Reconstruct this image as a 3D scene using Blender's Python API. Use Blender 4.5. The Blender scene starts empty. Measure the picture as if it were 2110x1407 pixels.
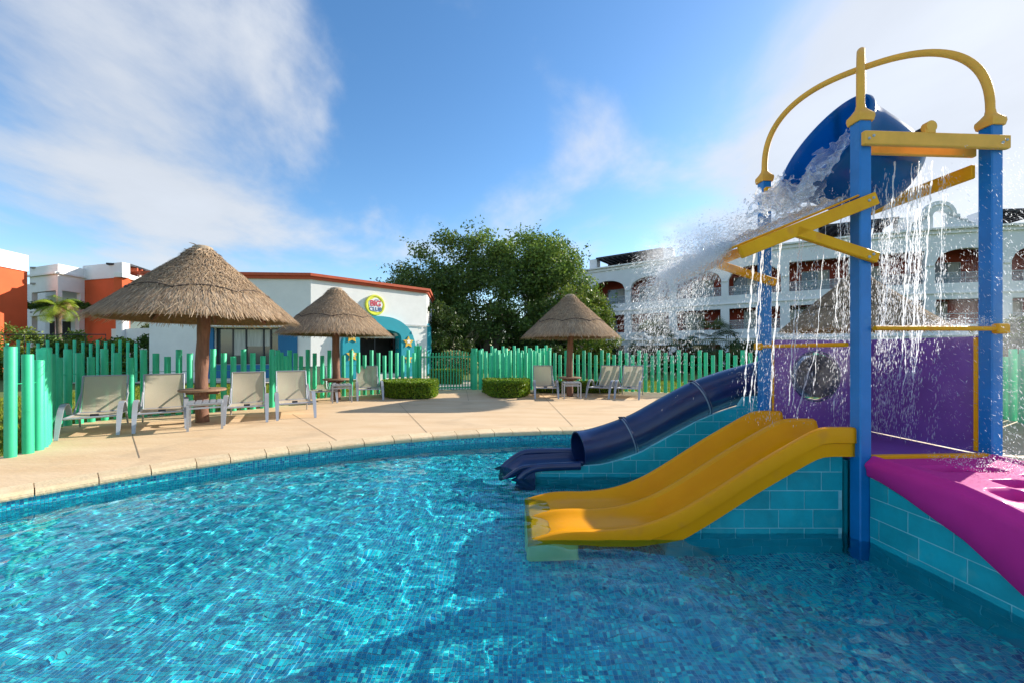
import bpy, math, random
import numpy as np
from mathutils import Vector, Matrix, Euler, noise as mnoise

random.seed(7)
rng = np.random.default_rng(7)
S = bpy.context.scene
C = S.collection
R = math.radians
PI = math.pi

# ------------------------------------------------------------------ camera
cam = bpy.data.objects.new('camera', bpy.data.cameras.new('camera'))
C.objects.link(cam)
S.camera = cam
cam.data.sensor_width = 36.0
cam.data.lens = 14.0
cam.data.shift_y = 0.0102
cam.data.clip_start = 0.05
cam.data.clip_end = 2000
cam.location = (0, 0, 1.5)
cam.rotation_euler = (R(90), 0, 0)
S.render.resolution_x, S.render.resolution_y = 1024, 682

# ------------------------------------------------------------------ light
SUN_EL, SUN_AZ = R(25.5), R(60)            # azimuth clockwise from +Y
SUN_DIR = Vector((math.sin(SUN_AZ) * math.cos(SUN_EL), math.cos(SUN_AZ) * math.cos(SUN_EL), math.sin(SUN_EL)))
sl = bpy.data.lights.new('sun', 'SUN')
sl.energy = 3.9
sl.angle = R(0.53)
sl.color = (1.0, 0.93, 0.82)
sl.cycles.is_caustics_light = True
so = bpy.data.objects.new('sun', sl)
C.objects.link(so)
so.rotation_euler = SUN_DIR.to_track_quat('Z', 'Y').to_euler()
so.location = SUN_DIR * 60

S.view_settings.view_transform = 'Standard'
S.view_settings.look = 'None'
S.view_settings.gamma = 1
S.view_settings.exposure = 1.12
S.view_settings.use_curve_mapping = False
S.cycles.use_denoising = True
S.cycles.max_bounces = 10
S.cycles.transparent_max_bounces = 24
S.cycles.volume_bounces = 2
S.cycles.sample_clamp_indirect = 6.0
S.cycles.blur_glossy = 0.3


def world():
    w = bpy.data.worlds.new('World')
    S.world = w
    w.use_nodes = True
    nt = w.node_tree
    N, L = nt.nodes, nt.links
    bg = N['Background']
    out = N['World Output']
    sky = N.new('ShaderNodeTexSky')
    sky.sky_type = 'NISHITA'
    sky.sun_disc = False
    sky.sun_elevation = SUN_EL
    sky.sun_rotation = SUN_AZ
    sky.air_density = 1.0
    sky.dust_density = 0.3
    sky.ozone_density = 2.0
    hs = N.new('ShaderNodeHueSaturation')
    hs.inputs['Saturation'].default_value = 1.22
    L.new(sky.outputs[0], hs.inputs['Color'])
    L.new(hs.outputs[0], bg.inputs[0])
    bg.inputs[1].default_value = 0.108
    # clouds
    tc = N.new('ShaderNodeTexCoord')
    sep = N.new('ShaderNodeSeparateXYZ')
    L.new(tc.outputs['Generated'], sep.inputs[0])

    def math_(op, a, b=None, c=None):
        n = N.new('ShaderNodeMath')
        n.operation = op
        for i, v in enumerate((a, b, c)):
            if v is None:
                continue
            if isinstance(v, (int, float)):
                n.inputs[i].default_value = v
            else:
                L.new(v, n.inputs[i])
        return n.outputs[0]
    zz = math_('ADD', math_('MAXIMUM', sep.outputs[2], 0.0), 0.22)
    cx = math_('DIVIDE', sep.outputs[0], zz)
    cy = math_('DIVIDE', sep.outputs[1], zz)
    comb = N.new('ShaderNodeCombineXYZ')
    L.new(cx, comb.inputs[0])
    L.new(cy, comb.inputs[1])
    n1 = N.new('ShaderNodeTexNoise')
    n1.inputs['Scale'].default_value = 1.5
    n1.inputs['Detail'].default_value = 9
    n1.inputs['Roughness'].default_value = 0.56
    n1.inputs['Distortion'].default_value = 0.25
    mp = N.new('ShaderNodeMapping')
    mp.inputs['Location'].default_value = (3.1, 7.3, 0)
    mp.inputs['Rotation'].default_value = (0, 0, R(35))
    mp.inputs['Scale'].default_value = (1.0, 0.72, 1)
    L.new(comb.outputs[0], mp.inputs[0])
    L.new(mp.outputs[0], n1.inputs['Vector'])
    n2 = N.new('ShaderNodeTexNoise')
    n2.inputs['Scale'].default_value = 0.35
    n2.inputs['Detail'].default_value = 2
    mp2 = N.new('ShaderNodeMapping')
    mp2.inputs['Location'].default_value = (11.0, 2.0, 0)
    L.new(comb.outputs[0], mp2.inputs[0])
    L.new(mp2.outputs[0], n2.inputs['Vector'])
    # cloud banks: (direction, half-size, weight); last row is out of view, added as neutral fill light
    banks = [((-.85, 1, .40), .15, .30), ((-1.15, 1, .48), .16, .26), ((-.66, 1, .32), .08, .16), ((-.60, 1, .74), .09, .20), ((-1.0, 1, .80), .14, .18),
             ((.18, 1, .50), .07, .16), ((-.15, 1, .86), .09, .18), ((.60, 1, .32), .13, .30), ((1.0, 1, .45), .20, .42), ((1.35, 1, .40), .20, .42), ((1.6, 1, .75), .25, .40),
             ((-.42, 1, .62), .07, .10), ((.25, 1, .26), .12, .14), ((1.1, 1, .85), .16, .2),
             ((1, -.3, .4), .30, .30), ((.3, -1, .5), .4, .36), ((-1, -.6, .45), .35, .32), ((-1, .1, .8), .25, .26), ((0, -.2, 1), .35, .34)]
    acc = 0.0
    for d, s, wgt in banks:
        v = Vector(d).normalized()
        vm = N.new('ShaderNodeVectorMath')
        vm.operation = 'DOT_PRODUCT'
        vm.inputs[1].default_value = v
        L.new(tc.outputs['Generated'], vm.inputs[0])
        e = math_('MULTIPLY', math_('SUBTRACT', vm.outputs['Value'], 1.0), 1.0 / (s * s * 0.9))
        g = math_('MULTIPLY', math_('EXPONENT', e), wgt)
        acc = math_('ADD', g, acc)
    a = math_('MULTIPLY', math_('SUBTRACT', n1.outputs['Fac'], 0.5), 2.3)
    b = math_('MULTIPLY', math_('SUBTRACT', n2.outputs['Fac'], 0.5), 0.3)
    t = math_('ADD', math_('ADD', a, b), math_('SUBTRACT', acc, 0.14))
    mr = N.new('ShaderNodeMapRange')
    mr.interpolation_type = 'SMOOTHSTEP'
    mr.inputs['From Min'].default_value = -0.12
    mr.inputs['From Max'].default_value = 0.50
    mr.inputs['To Max'].default_value = 0.90
    L.new(t, mr.inputs['Value'])
    # cloud brightness follows the sky near it a little (bright towards the sun)
    dots = N.new('ShaderNodeVectorMath')
    dots.operation = 'DOT_PRODUCT'
    dots.inputs[1].default_value = SUN_DIR
    L.new(tc.outputs['Generated'], dots.inputs[0])
    br = N.new('ShaderNodeMapRange')
    br.inputs['From Min'].default_value = 0.0
    br.inputs['From Max'].default_value = 1.0
    br.inputs['To Min'].default_value = 0.40
    br.inputs['To Max'].default_value = 0.42
    L.new(dots.outputs['Value'], br.inputs['Value'])
    shade = math_('MULTIPLY', br.outputs[0], math_('ADD', math_('MULTIPLY', n1.outputs['Fac'], 0.5), 0.72))
    cb = N.new('ShaderNodeBackground')
    cb.inputs[0].default_value = (0.87, 0.92, 1.0, 1)
    L.new(shade, cb.inputs[1])
    mix = N.new('ShaderNodeMixShader')
    L.new(mr.outputs[0], mix.inputs[0])
    L.new(bg.outputs[0], mix.inputs[1])
    L.new(cb.outputs[0], mix.inputs[2])
    L.new(mix.outputs[0], out.inputs[0])


world()

# ------------------------------------------------------------------ materials
MATS = {}


def mat(name, col=(.5, .5, .5), rough=.6, var=0.0, scale=6.0, bump=0.0, bscale=60.0, attr=None, metal=0.0,
        spec=0.5, col2=None, stretch=None, coat=0.0, transl=0.0, alpha=1.0, detail=5.0, spots=None, orand=0.0):
    """One procedural material: colour noise between two tones, optional bump, per-face tint, translucency."""
    if name in MATS:
        return MATS[name]
    m = bpy.data.materials.new(name)
    m.use_nodes = True
    nt = m.node_tree
    N, L = nt.nodes, nt.links
    p = N['Principled BSDF']
    p.inputs['Roughness'].default_value = rough
    p.inputs['Metallic'].default_value = metal
    p.inputs['Specular IOR Level'].default_value = spec
    p.inputs['Coat Weight'].default_value = coat
    p.inputs['Coat Roughness'].default_value = 0.12
    tc = N.new('ShaderNodeTexCoord')
    vec = tc.outputs['Object']
    if stretch:
        mp = N.new('ShaderNodeMapping')
        mp.inputs['Scale'].default_value = stretch
        L.new(vec, mp.inputs[0])
        vec = mp.outputs[0]
    colout = None
    c1 = tuple(col) + (1,)
    if var > 0 or col2:
        n = N.new('ShaderNodeTexNoise')
        n.inputs['Scale'].default_value = scale
        n.inputs['Detail'].default_value = detail
        n.inputs['Roughness'].default_value = 0.62
        L.new(vec, n.inputs['Vector'])
        mx = N.new('ShaderNodeMix')
        mx.data_type = 'RGBA'
        lo = col2 or tuple(max(0, c * (1 - var)) for c in col)
        hi = col if col2 else tuple(min(1, c * (1 + var)) for c in col)
        mx.inputs[6].default_value = tuple(lo) + (1,)
        mx.inputs[7].default_value = tuple(hi) + (1,)
        cr = N.new('ShaderNodeMapRange')
        cr.inputs['From Min'].default_value = 0.3
        cr.inputs['From Max'].default_value = 0.7
        L.new(n.outputs['Fac'], cr.inputs['Value'])
        L.new(cr.outputs[0], mx.inputs[0])
        colout = mx.outputs[2]
    if spots:                                      # stains with a shape of their own: (colour, scale, threshold)
        n = N.new('ShaderNodeTexNoise')
        n.inputs['Scale'].default_value = spots[1]
        n.inputs['Detail'].default_value = 6
        L.new(tc.outputs['Object'], n.inputs['Vector'])
        cr = N.new('ShaderNodeMapRange')
        cr.inputs['From Min'].default_value = spots[2]
        cr.inputs['From Max'].default_value = spots[2] + 0.12
        cr.inputs['To Max'].default_value = 0.75
        L.new(n.outputs['Fac'], cr.inputs['Value'])
        mx = N.new('ShaderNodeMix')
        mx.data_type = 'RGBA'
        L.new(cr.outputs[0], mx.inputs[0])
        if colout:
            L.new(colout, mx.inputs[6])
        else:
            mx.inputs[6].default_value = c1
        mx.inputs[7].default_value = tuple(spots[0]) + (1,)
        colout = mx.outputs[2]
    if attr:
        at = N.new('ShaderNodeAttribute')
        at.attribute_name = attr
        if colout:
            mu = N.new('ShaderNodeMix')
            mu.data_type = 'RGBA'
            mu.blend_type = 'MULTIPLY'
            mu.inputs[0].default_value = 1
            L.new(colout, mu.inputs[6])
            L.new(at.outputs['Color'], mu.inputs[7])
            colout = mu.outputs[2]
        else:
            colout = at.outputs['Color']
    if orand > 0:                                  # each piece a slightly different batch of paint or stone
        oi = N.new('ShaderNodeObjectInfo')
        mr = N.new('ShaderNodeMapRange')
        mr.inputs['To Min'].default_value = 1 - orand
        mr.inputs['To Max'].default_value = 1 + orand * .6
        L.new(oi.outputs['Random'], mr.inputs['Value'])
        mu = N.new('ShaderNodeVectorMath')
        mu.operation = 'SCALE'
        if colout:
            L.new(colout, mu.inputs[0])
        else:
            mu.inputs[0].default_value = col
        L.new(mr.outputs[0], mu.inputs['Scale'])
        colout = mu.outputs[0]
    if colout:
        L.new(colout, p.inputs['Base Color'])
    else:
        p.inputs['Base Color'].default_value = c1
    if bump > 0:
        n = N.new('ShaderNodeTexNoise')
        n.inputs['Scale'].default_value = bscale
        n.inputs['Detail'].default_value = 4
        L.new(vec, n.inputs['Vector'])
        b = N.new('ShaderNodeBump')
        b.inputs['Strength'].default_value = bump
        b.inputs['Distance'].default_value = 0.01
        L.new(n.outputs['Fac'], b.inputs['Height'])
        L.new(b.outputs[0], p.inputs['Normal'])
    if transl > 0:
        tr = N.new('ShaderNodeBsdfTranslucent')
        if colout:
            L.new(colout, tr.inputs[0])
        else:
            tr.inputs[0].default_value = c1
        mxs = N.new('ShaderNodeMixShader')
        mxs.inputs[0].default_value = transl
        L.new(p.outputs[0], mxs.inputs[1])
        L.new(tr.outputs[0], mxs.inputs[2])
        L.new(mxs.outputs[0], N['Material Output'].inputs[0])
    if alpha < 1:
        p.inputs['Alpha'].default_value = alpha
    MATS[name] = m
    return m


M_WHITE = mat('white_stucco', (.78, .77, .75), .85, var=.05, scale=1.4, bump=.25, bscale=45)
M_GREYWHITE = mat('pale_render', (.74, .75, .77), .85, var=.05, scale=.6, bump=.2, bscale=30)
M_ORANGE = mat('orange_render', (.62, .105, .030), .85, var=.08, scale=.8, bump=.2, bscale=25)
M_REDWALL = mat('brick_red_render', (.36, .060, .035), .85, var=.12, scale=.9)
M_REDTRIM = mat('terracotta_trim', (.50, .085, .03), .7, var=.12, scale=3)
M_DARKROOF = mat('dark_roof', (.045, .045, .055), .7, var=.3, scale=2)
M_GLASS = mat('window_glass', (.05, .075, .085), .06, spec=.8)
M_CURTAIN = mat('curtain_cloth', (.46, .46, .42), .9, var=.25, scale=4, stretch=(8, 8, .3))
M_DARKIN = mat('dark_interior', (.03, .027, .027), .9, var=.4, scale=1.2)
M_RAIL = mat('pale_railing', (.42, .43, .45), .5)
M_TEAL = mat('teal_paint', (.0, .30, .38), .55, var=.08, scale=1.5)
M_BLUEP = mat('blue_paint', (.005, .13, .30), .6, var=.08, scale=2)
M_GREEN = mat('green_post_paint', (.040, .56, .29), .5, var=.10, scale=2.5, bump=.06, bscale=12, spots=((.020, .40, .20), 6, .60), orand=.16)
M_GATE = mat('green_gate_paint', (.02, .40, .20), .45, var=.10, scale=3)
M_THATCH = mat('thatch_straw', (1.0, 1.0, 1.0), .9, attr='tint', transl=.12, spec=.15, var=.12, scale=30)
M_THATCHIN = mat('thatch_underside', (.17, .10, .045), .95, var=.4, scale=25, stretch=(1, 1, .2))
M_ROPE = mat('dark_rope', (.06, .04, .03), .9)
M_WOOD = mat('palapa_pole_wood', (.185, .085, .05), .75, var=.30, scale=5, stretch=(5, 5, .8), bump=.5, bscale=18)
M_WOODTOP = mat('table_wood', (.26, .15, .085), .6, var=.25, scale=8, stretch=(10, 1, 1))
M_ALU = mat('grey_aluminium', (.40, .42, .46), .38, metal=.35, var=.05, scale=5)
M_SLING = mat('mesh_sling', (.64, .55, .42), .8, var=.10, scale=60, stretch=(9, .5, .5), bump=.2, bscale=220, transl=.25, alpha=.93)
M_DECK = mat('stamped_concrete', (.70, .515, .32), .82, col2=(.60, .40, .22), scale=1.5, stretch=(.55, 1.9, 1), bump=.55, bscale=22, detail=9, spots=((.53, .375, .225), 1.3, .57))
M_COPING = mat('coping_stone', (.72, .56, .35), .75, col2=(.62, .45, .255), scale=7, bump=.5, bscale=35, orand=.12, spots=((.55, .42, .27), 6, .60))
M_JOINT = mat('joint_sealant', (.27, .19, .125), .9)
M_LAWN = mat('lawn_soil', (.13, .17, .02), .95, col2=(.07, .11, .015), scale=4, bump=.6, bscale=40)
M_GRASS = mat('grass_blade', (1, 1, 1), .7, attr='tint', transl=.35, spec=.2)
M_PATH = mat('path_concrete', (.58, .50, .40), .9, var=.1, scale=2, bump=.3, bscale=30)
M_LEAF = mat('tree_leaf', (1, 1, 1), .5, attr='tint', transl=.32, spec=.35)
M_BARK = mat('tree_bark', (.13, .10, .075), .95, var=.35, scale=7, stretch=(3, 3, .6), bump=.9, bscale=14)
M_FROND = mat('palm_frond', (1, 1, 1), .55, attr='tint', transl=.25, spec=.35)
M_TILE = mat('pool_mosaic', (1, 1, 1), .25, attr='tint', spec=.5)
M_GROUT = mat('mosaic_grout', (.34, .58, .66), .8, var=.08, scale=8)
M_BLOCK = mat('turquoise_block', (.0, .36, .44), .55, var=.16, scale=4.5, bump=.3, bscale=40, orand=.14, spots=((.05, .42, .47), 5, .60))
M_MORTAR = mat('pale_mortar', (.22, .58, .64), .8, var=.15, scale=12)
M_POST = mat('blue_post_paint', (.0, .165, .48), .38, var=.14, scale=3.2, bump=.08, bscale=25, coat=.15, spots=((.03, .22, .50), 7, .60))
M_YELLOW = mat('yellow_beam_paint', (.98, .39, .0), .5, var=.14, scale=4, bump=.08, bscale=30, spec=.25, transl=.08, spots=((.80, .30, .02), 9, .60))
M_ARCH = mat('tan_yellow_tube', (.90, .42, .06), .55, var=.10, scale=5, spec=.25)
M_SLIDE = mat('yellow_slide_plastic', (1.0, .42, .0), .40, spec=.2, var=.07, scale=3, bump=.09, bscale=20, coat=.06, transl=.25, spots=((.88, .36, .02), 5, .60))
M_SLIDEBOX = mat('pale_slide_foot', (.62, .60, .20), .6, var=.08, scale=3)
M_TUBE = mat('navy_slide_plastic', (.005, .024, .10), .36, var=.20, scale=4, bump=.05, bscale=18, coat=.3)
M_TUBESEAM = mat('tube_seam', (.22, .27, .36), .5)
M_BUCKET = mat('blue_bucket_plastic', (.0, .16, .44), .32, var=.10, scale=2.5, bump=.05, bscale=14, coat=.3, transl=.5)
M_PURPLE = mat('purple_panel', (.20, .065, .32), .42, var=.16, scale=2.6, bump=.08, bscale=18, coat=.15, spots=((.25, .11, .36), 4, .58))
M_PINK = mat('magenta_ramp', (.60, .03, .26), .75, spec=.12, var=.07, scale=3, bump=.1, bscale=35, coat=.05)
M_SIGNY = mat('sign_lime', (.72, .72, .05), .5, var=.05, scale=3)
M_SIGNW = mat('sign_white', (.82, .82, .80), .5)
M_SIGNR = mat('sign_red', (.62, .03, .07), .5)
M_SIGNB = mat('sign_blue', (.02, .09, .32), .5)
M_STAR = mat('star_yellow', (.75, .45, .05), .5)
M_METAL = mat('dark_metal', (.05, .05, .055), .5, metal=.5)


def water_mat():
    m = bpy.data.materials.new('pool_water')
    m.use_nodes = True
    nt = m.node_tree
    nt.nodes.remove(nt.nodes['Principled BSDF'])
    g = nt.nodes.new('ShaderNodeBsdfGlass')
    g.inputs['Color'].default_value = (.80, .975, 1.0, 1)
    g.inputs['Roughness'].default_value = 0
    g.inputs['IOR'].default_value = 1.33
    nt.links.new(g.outputs[0], nt.nodes['Material Output'].inputs[0])
    return m


def spray_mat(name, clear, white, tint=(.93, .96, 1.0)):
    """Aerated water: part see-through, part bright scattering, with a wet highlight."""
    m = bpy.data.materials.new(name)
    m.use_nodes = True
    nt = m.node_tree
    N, L = nt.nodes, nt.links
    p = N['Principled BSDF']
    p.inputs['Base Color'].default_value = tuple(tint) + (1,)
    p.inputs['Roughness'].default_value = .12
    p.inputs['Specular IOR Level'].default_value = .6
    tl = N.new('ShaderNodeBsdfTranslucent')
    tl.inputs[0].default_value = tuple(tint) + (1,)
    tp = N.new('ShaderNodeBsdfTransparent')
    m1 = N.new('ShaderNodeMixShader')
    m1.inputs[0].default_value = white
    L.new(p.outputs[0], m1.inputs[1])
    L.new(tl.outputs[0], m1.inputs[2])
    m2 = N.new('ShaderNodeMixShader')
    m2.inputs[0].default_value = clear
    L.new(m1.outputs[0], m2.inputs[1])
    L.new(tp.outputs[0], m2.inputs[2])
    L.new(m2.outputs[0], N['Material Output'].inputs[0])
    return m


M_WATER = water_mat()
M_STREAM = spray_mat('falling_water', .40, .75, (.97, .98, 1.0))
M_DROP = spray_mat('water_drop', .48, .78, (.97, .98, 1.0))


def sheet_mat():
    m = bpy.data.materials.new('water_sheet')
    m.use_nodes = True
    N, L = m.node_tree.nodes, m.node_tree.links
    N.remove(N['Principled BSDF'])
    g = N.new('ShaderNodeBsdfGlass')
    g.inputs['IOR'].default_value = 1.25
    g.inputs['Roughness'].default_value = .04
    tl = N.new('ShaderNodeBsdfTranslucent')
    tl.inputs[0].default_value = (.92, .96, 1, 1)
    tp = N.new('ShaderNodeBsdfTransparent')
    a, b = N.new('ShaderNodeMixShader'), N.new('ShaderNodeMixShader')
    a.inputs[0].default_value = .42
    L.new(g.outputs[0], a.inputs[1])
    L.new(tl.outputs[0], a.inputs[2])
    b.inputs[0].default_value = .40
    L.new(a.outputs[0], b.inputs[1])
    L.new(tp.outputs[0], b.inputs[2])
    L.new(b.outputs[0], N['Material Output'].inputs[0])
    return m


M_SHEET = sheet_mat()

# ------------------------------------------------------------------ mesh helpers


class MB:
    def __init__(self):
        self.v, self.f, self.s = [], [], []

    def add(self, vs, fs, smooth=False, M=None):
        o = len(self.v)
        if M is not None:
            vs = [tuple(M @ Vector(p)) for p in vs]
        self.v += [tuple(p) for p in vs]
        self.f += [tuple(i + o for i in f) for f in fs]
        self.s += [smooth] * len(fs)
        return self

    def box(self, c, size, M=None, bevel=0.0):
        x, y, z = (s / 2 for s in size)
        if bevel <= 0:
            vs = [(c[0] + a * x, c[1] + b * y, c[2] + d * z) for d in (-1, 1) for a, b in ((-1, -1), (1, -1), (1, 1), (-1, 1))]
            fs = [(3, 2, 1, 0), (4, 5, 6, 7), (0, 1, 5, 4), (1, 2, 6, 5), (2, 3, 7, 6), (3, 0, 4, 7)]
            return self.add(vs, fs, False, M)
        b = bevel
        rings = []
        for zz, ins in ((-z, b), (-z + b, 0), (z - b, 0), (z, b)):
            ring = []
            for sx, sy in ((-1, -1), (1, -1), (1, 1), (-1, 1)):
                X, Y = x - ins, y - ins
                if sx * sy > 0:
                    ring += [(sx * X, sy * (Y - b)), (sx * (X - b), sy * Y)]
                else:
                    ring += [(sx * (X - b), sy * Y), (sx * X, sy * (Y - b))]
            rings.append([(c[0] + p, c[1] + q, c[2] + zz) for p, q in ring])
        n = 8
        vs = sum(rings, [])
        fs = []
        for k in range(3):
            for i in range(n):
                j = (i + 1) % n
                fs.append((k * n + i, k * n + j, (k + 1) * n + j, (k + 1) * n + i))
        fs.append(tuple(range(n - 1, -1, -1)))
        fs.append(tuple(range(3 * n, 4 * n)))
        return self.add(vs, fs, False, M)

    def tube(self, path, r, n=10, cap=True, smooth=True, M=None, closed=False, squash=None):
        path = [Vector(p) for p in path]
        rs = r if isinstance(r, (list, tuple)) else [r] * len(path)
        vs, fs = [], []
        up = Vector((0, 0, 1))
        prev = None
        m = len(path)
        for i, p in enumerate(path):
            a = path[(i - 1) % m] if (i > 0 or closed) else path[0]
            b = path[(i + 1) % m] if (i < m - 1 or closed) else path[-1]
            t = (b - a).normalized()
            if prev is None:
                ref = up if abs(t.dot(up)) < .95 else Vector((1, 0, 0))
                u = t.cross(ref).normalized()
            else:
                u = (prev - t * prev.dot(t)).normalized()
            prev = u
            w = t.cross(u)
            for k in range(n):
                an = 2 * PI * k / n
                vs.append(p + (u * math.cos(an) + w * math.sin(an) * (squash or 1)) * rs[i])
        seg = m if closed else m - 1
        for i in range(seg):
            i2 = (i + 1) % m
            for k in range(n):
                k2 = (k + 1) % n
                fs.append((i * n + k, i * n + k2, i2 * n + k2, i2 * n + k))
        if cap and not closed:
            fs.append(tuple(range(n - 1, -1, -1)))
            fs.append(tuple(range((m - 1) * n, m * n)))
        return self.add([tuple(v) for v in vs], fs, smooth, M)

    def lathe(self, prof, n=24, M=None, smooth=True, closed=False, cap=True):
        """prof: (radius, z) pairs round the z axis."""
        vs, fs = [], []
        for r, z in prof:
            for k in range(n):
                a = 2 * PI * k / n
                vs.append((r * math.cos(a), r * math.sin(a), z))
        m = len(prof)
        for i in range(m if closed else m - 1):
            i2 = (i + 1) % m
            for k in range(n):
                k2 = (k + 1) % n
                fs.append((i * n + k, i * n + k2, i2 * n + k2, i2 * n + k))
        if cap and not closed:
            fs.append(tuple(range(n - 1, -1, -1)))
            fs.append(tuple(range((m - 1) * n, m * n)))
        return self.add(vs, fs, smooth, M)

    def prism(self, poly, y0, y1, M=None, smooth=False):
        """poly in the x-z plane, extruded along y."""
        n = len(poly)
        vs = [(x, y0, z) for x, z in poly] + [(x, y1, z) for x, z in poly]
        fs = [tuple(range(n)), tuple(range(2 * n - 1, n - 1, -1))]
        fs += [((i + 1) % n, i, n + i, n + (i + 1) % n) for i in range(n)]
        return self.add(vs, fs, smooth, M)

    def sweep(self, sections, closed_sec=True, smooth=True, cap=True, M=None):
        n = len(sections[0])
        vs = sum([list(s) for s in sections], [])
        fs = []
        for i in range(len(sections) - 1):
            for k in range(n if closed_sec else n - 1):
                k2 = (k + 1) % n
                fs.append((i * n + k, i * n + k2, (i + 1) * n + k2, (i + 1) * n + k))
        if cap and closed_sec:
            fs.append(tuple(range(n - 1, -1, -1)))
            b = (len(sections) - 1) * n
            fs.append(tuple(range(b, b + n)))
        return self.add(vs, fs, smooth, M)

    def mesh(self, name):
        me = bpy.data.meshes.new(name)
        me.from_pydata(self.v, [], self.f)
        me.polygons.foreach_set('use_smooth', self.s)
        me.update()
        return me

    def build(self, name, m, parent=None, M=None, edge=True):
        me = self.mesh(name)
        if any(self.s) and edge:
            try:
                me.set_sharp_from_angle(angle=R(42))
            except Exception:
                pass
        me.materials.append(m)
        return link(name, me, parent, M)


def link(name, me, parent=None, M=None):
    o = bpy.data.objects.new(name, me)
    C.objects.link(o)
    if parent:
        o.parent = parent
    if M is not None:
        o.matrix_local = M
    return o


def npmesh(name, V, F, m, tint=None, smooth=False, parent=None):
    """Large mesh from arrays; F is (n,3) or (n,4); tint is one colour per face."""
    me = bpy.data.meshes.new(name)
    V = np.asarray(V, dtype=np.float32)
    F = np.asarray(F, dtype=np.int32)
    k = F.shape[1]
    me.vertices.add(len(V))
    me.vertices.foreach_set('co', V.ravel())
    me.loops.add(F.size)
    me.loops.foreach_set('vertex_index', F.ravel())
    me.polygons.add(len(F))
    me.polygons.foreach_set('loop_start', np.arange(0, F.size, k, dtype=np.int32))
    me.polygons.foreach_set('loop_total', np.full(len(F), k, dtype=np.int32))
    me.polygons.foreach_set('use_smooth', np.full(len(F), smooth, dtype=bool))
    me.update(calc_edges=True)
    if tint is not None:
        at = me.attributes.new('tint', 'FLOAT_COLOR', 'FACE')
        t = np.ones((len(F), 4), dtype=np.float32)
        t[:, :3] = tint
        at.data.foreach_set('color', t.ravel())
    me.materials.append(m)
    return link(name, me, parent)


def tag(o, label, cat, group=None):
    o['label'] = label
    o['category'] = cat
    if group:
        o['group'] = group
    return o


def struct(o, kind='structure'):
    o['kind'] = kind
    return o


def thing(name, label, cat, loc=(0, 0, 0), rz=0.0, group=None):
    o = bpy.data.objects.new(name, None)
    o.empty_display_size = .1
    C.objects.link(o)
    o.location = loc
    o.rotation_euler = (0, 0, rz)
    return tag(o, label, cat, group)


def copy_tree(o, parent=None):
    c = o.copy()
    C.objects.link(c)
    c.parent = parent
    for ch in list(o.children):
        copy_tree(ch, c)
    return c


def receiver(*objs):
    for o in objs:
        o.cycles.is_caustics_receiver = True


def catmull(pts, per=8):
    P = [Vector(p) for p in pts]
    P = [P[0] * 2 - P[1]] + P + [P[-1] * 2 - P[-2]]
    out = []
    for i in range(1, len(P) - 2):
        for k in range(per):
            t = k / per
            a, b, c, d = P[i - 1:i + 3]
            out.append(.5 * ((2 * b) + (c - a) * t + (2 * a - 5 * b + 4 * c - d) * t * t + (3 * b - a - 3 * c + d) * t ** 3))
    out.append(P[-2])
    return out


def resample(path, step):
    L = [0]
    for a, b in zip(path, path[1:]):
        L.append(L[-1] + (b - a).length)
    n = max(1, int(round(L[-1] / step)))
    res, j = [], 0
    for i in range(n + 1):
        s = L[-1] * i / n
        while j < len(L) - 2 and L[j + 1] < s:
            j += 1
        t = (s - L[j]) / max(1e-9, L[j + 1] - L[j])
        res.append(path[j].lerp(path[j + 1], t))
    return res


DZ = 0.16                       # deck level above the water
PC, PR = Vector((1.45, -1.0)), 7.85     # pool centre and radius
FLOOR = -0.42


def at_px(px, d):
    return (px - 1055) / 820 * d

# ================================================================== SETTING
# deck outline seen from above (also the inner side of the fences), walked round the pool
FENCE_A = [(-6.42, 5.10), (-6.43, 5.28), (-6.50, 5.48), (-6.95, 5.95), (-7.60, 6.45), (-8.02, 6.95), (-8.14, 7.32),
           (-8.08, 7.75), (-7.82, 8.15), (-7.50, 8.40), (-7.15, 8.58), (-6.61, 8.95), (-6.15, 9.35), (-5.84, 9.68)]
FENCE_B = [(-5.84, 9.68), (-5.97, 10.3), (-5.93, 11.0), (-5.5, 11.75), (-4.6, 12.5), (-3.9, 13.1), (-3.35, 13.6)]
FENCE_C = [(-1.35, 14.25), (0.2, 14.35), (1.5, 14.2), (4.5, 13.4), (7.6, 12.3), (9.6, 10.9), (10.2, 9.2), (9.75, 7.6), (8.9, 6.5)]
GATE_A, GATE_B = Vector((-3.30, 13.75)), Vector((-1.42, 14.25))
OUTLINE = FENCE_A + FENCE_B[1:] + FENCE_C + [(9.6, 5.2), (11.5, 3), (12.5, -2), (11, -8), (5, -11.5), (-3, -11), (-8.5, -7), (-9.5, -1), (-8.2, 3), (-6.9, 4.5)]


def outline_radius(th):
    d = Vector((math.cos(th), math.sin(th)))
    best = None
    n = len(OUTLINE)
    for i in range(n):
        a, b = Vector(OUTLINE[i]) - PC, Vector(OUTLINE[(i + 1) % n]) - PC
        e = b - a
        den = d.x * e.y - d.y * e.x
        if abs(den) < 1e-9:
            continue
        t = (a.x * e.y - a.y * e.x) / den
        u = (a.x * d.y - a.y * d.x) / den
        if t > 0 and -1e-6 <= u <= 1 + 1e-6 and (best is None or t > best):
            best = t
    return best


NTH = 720
ths = [2 * PI * i / NTH for i in range(NTH)]


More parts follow.
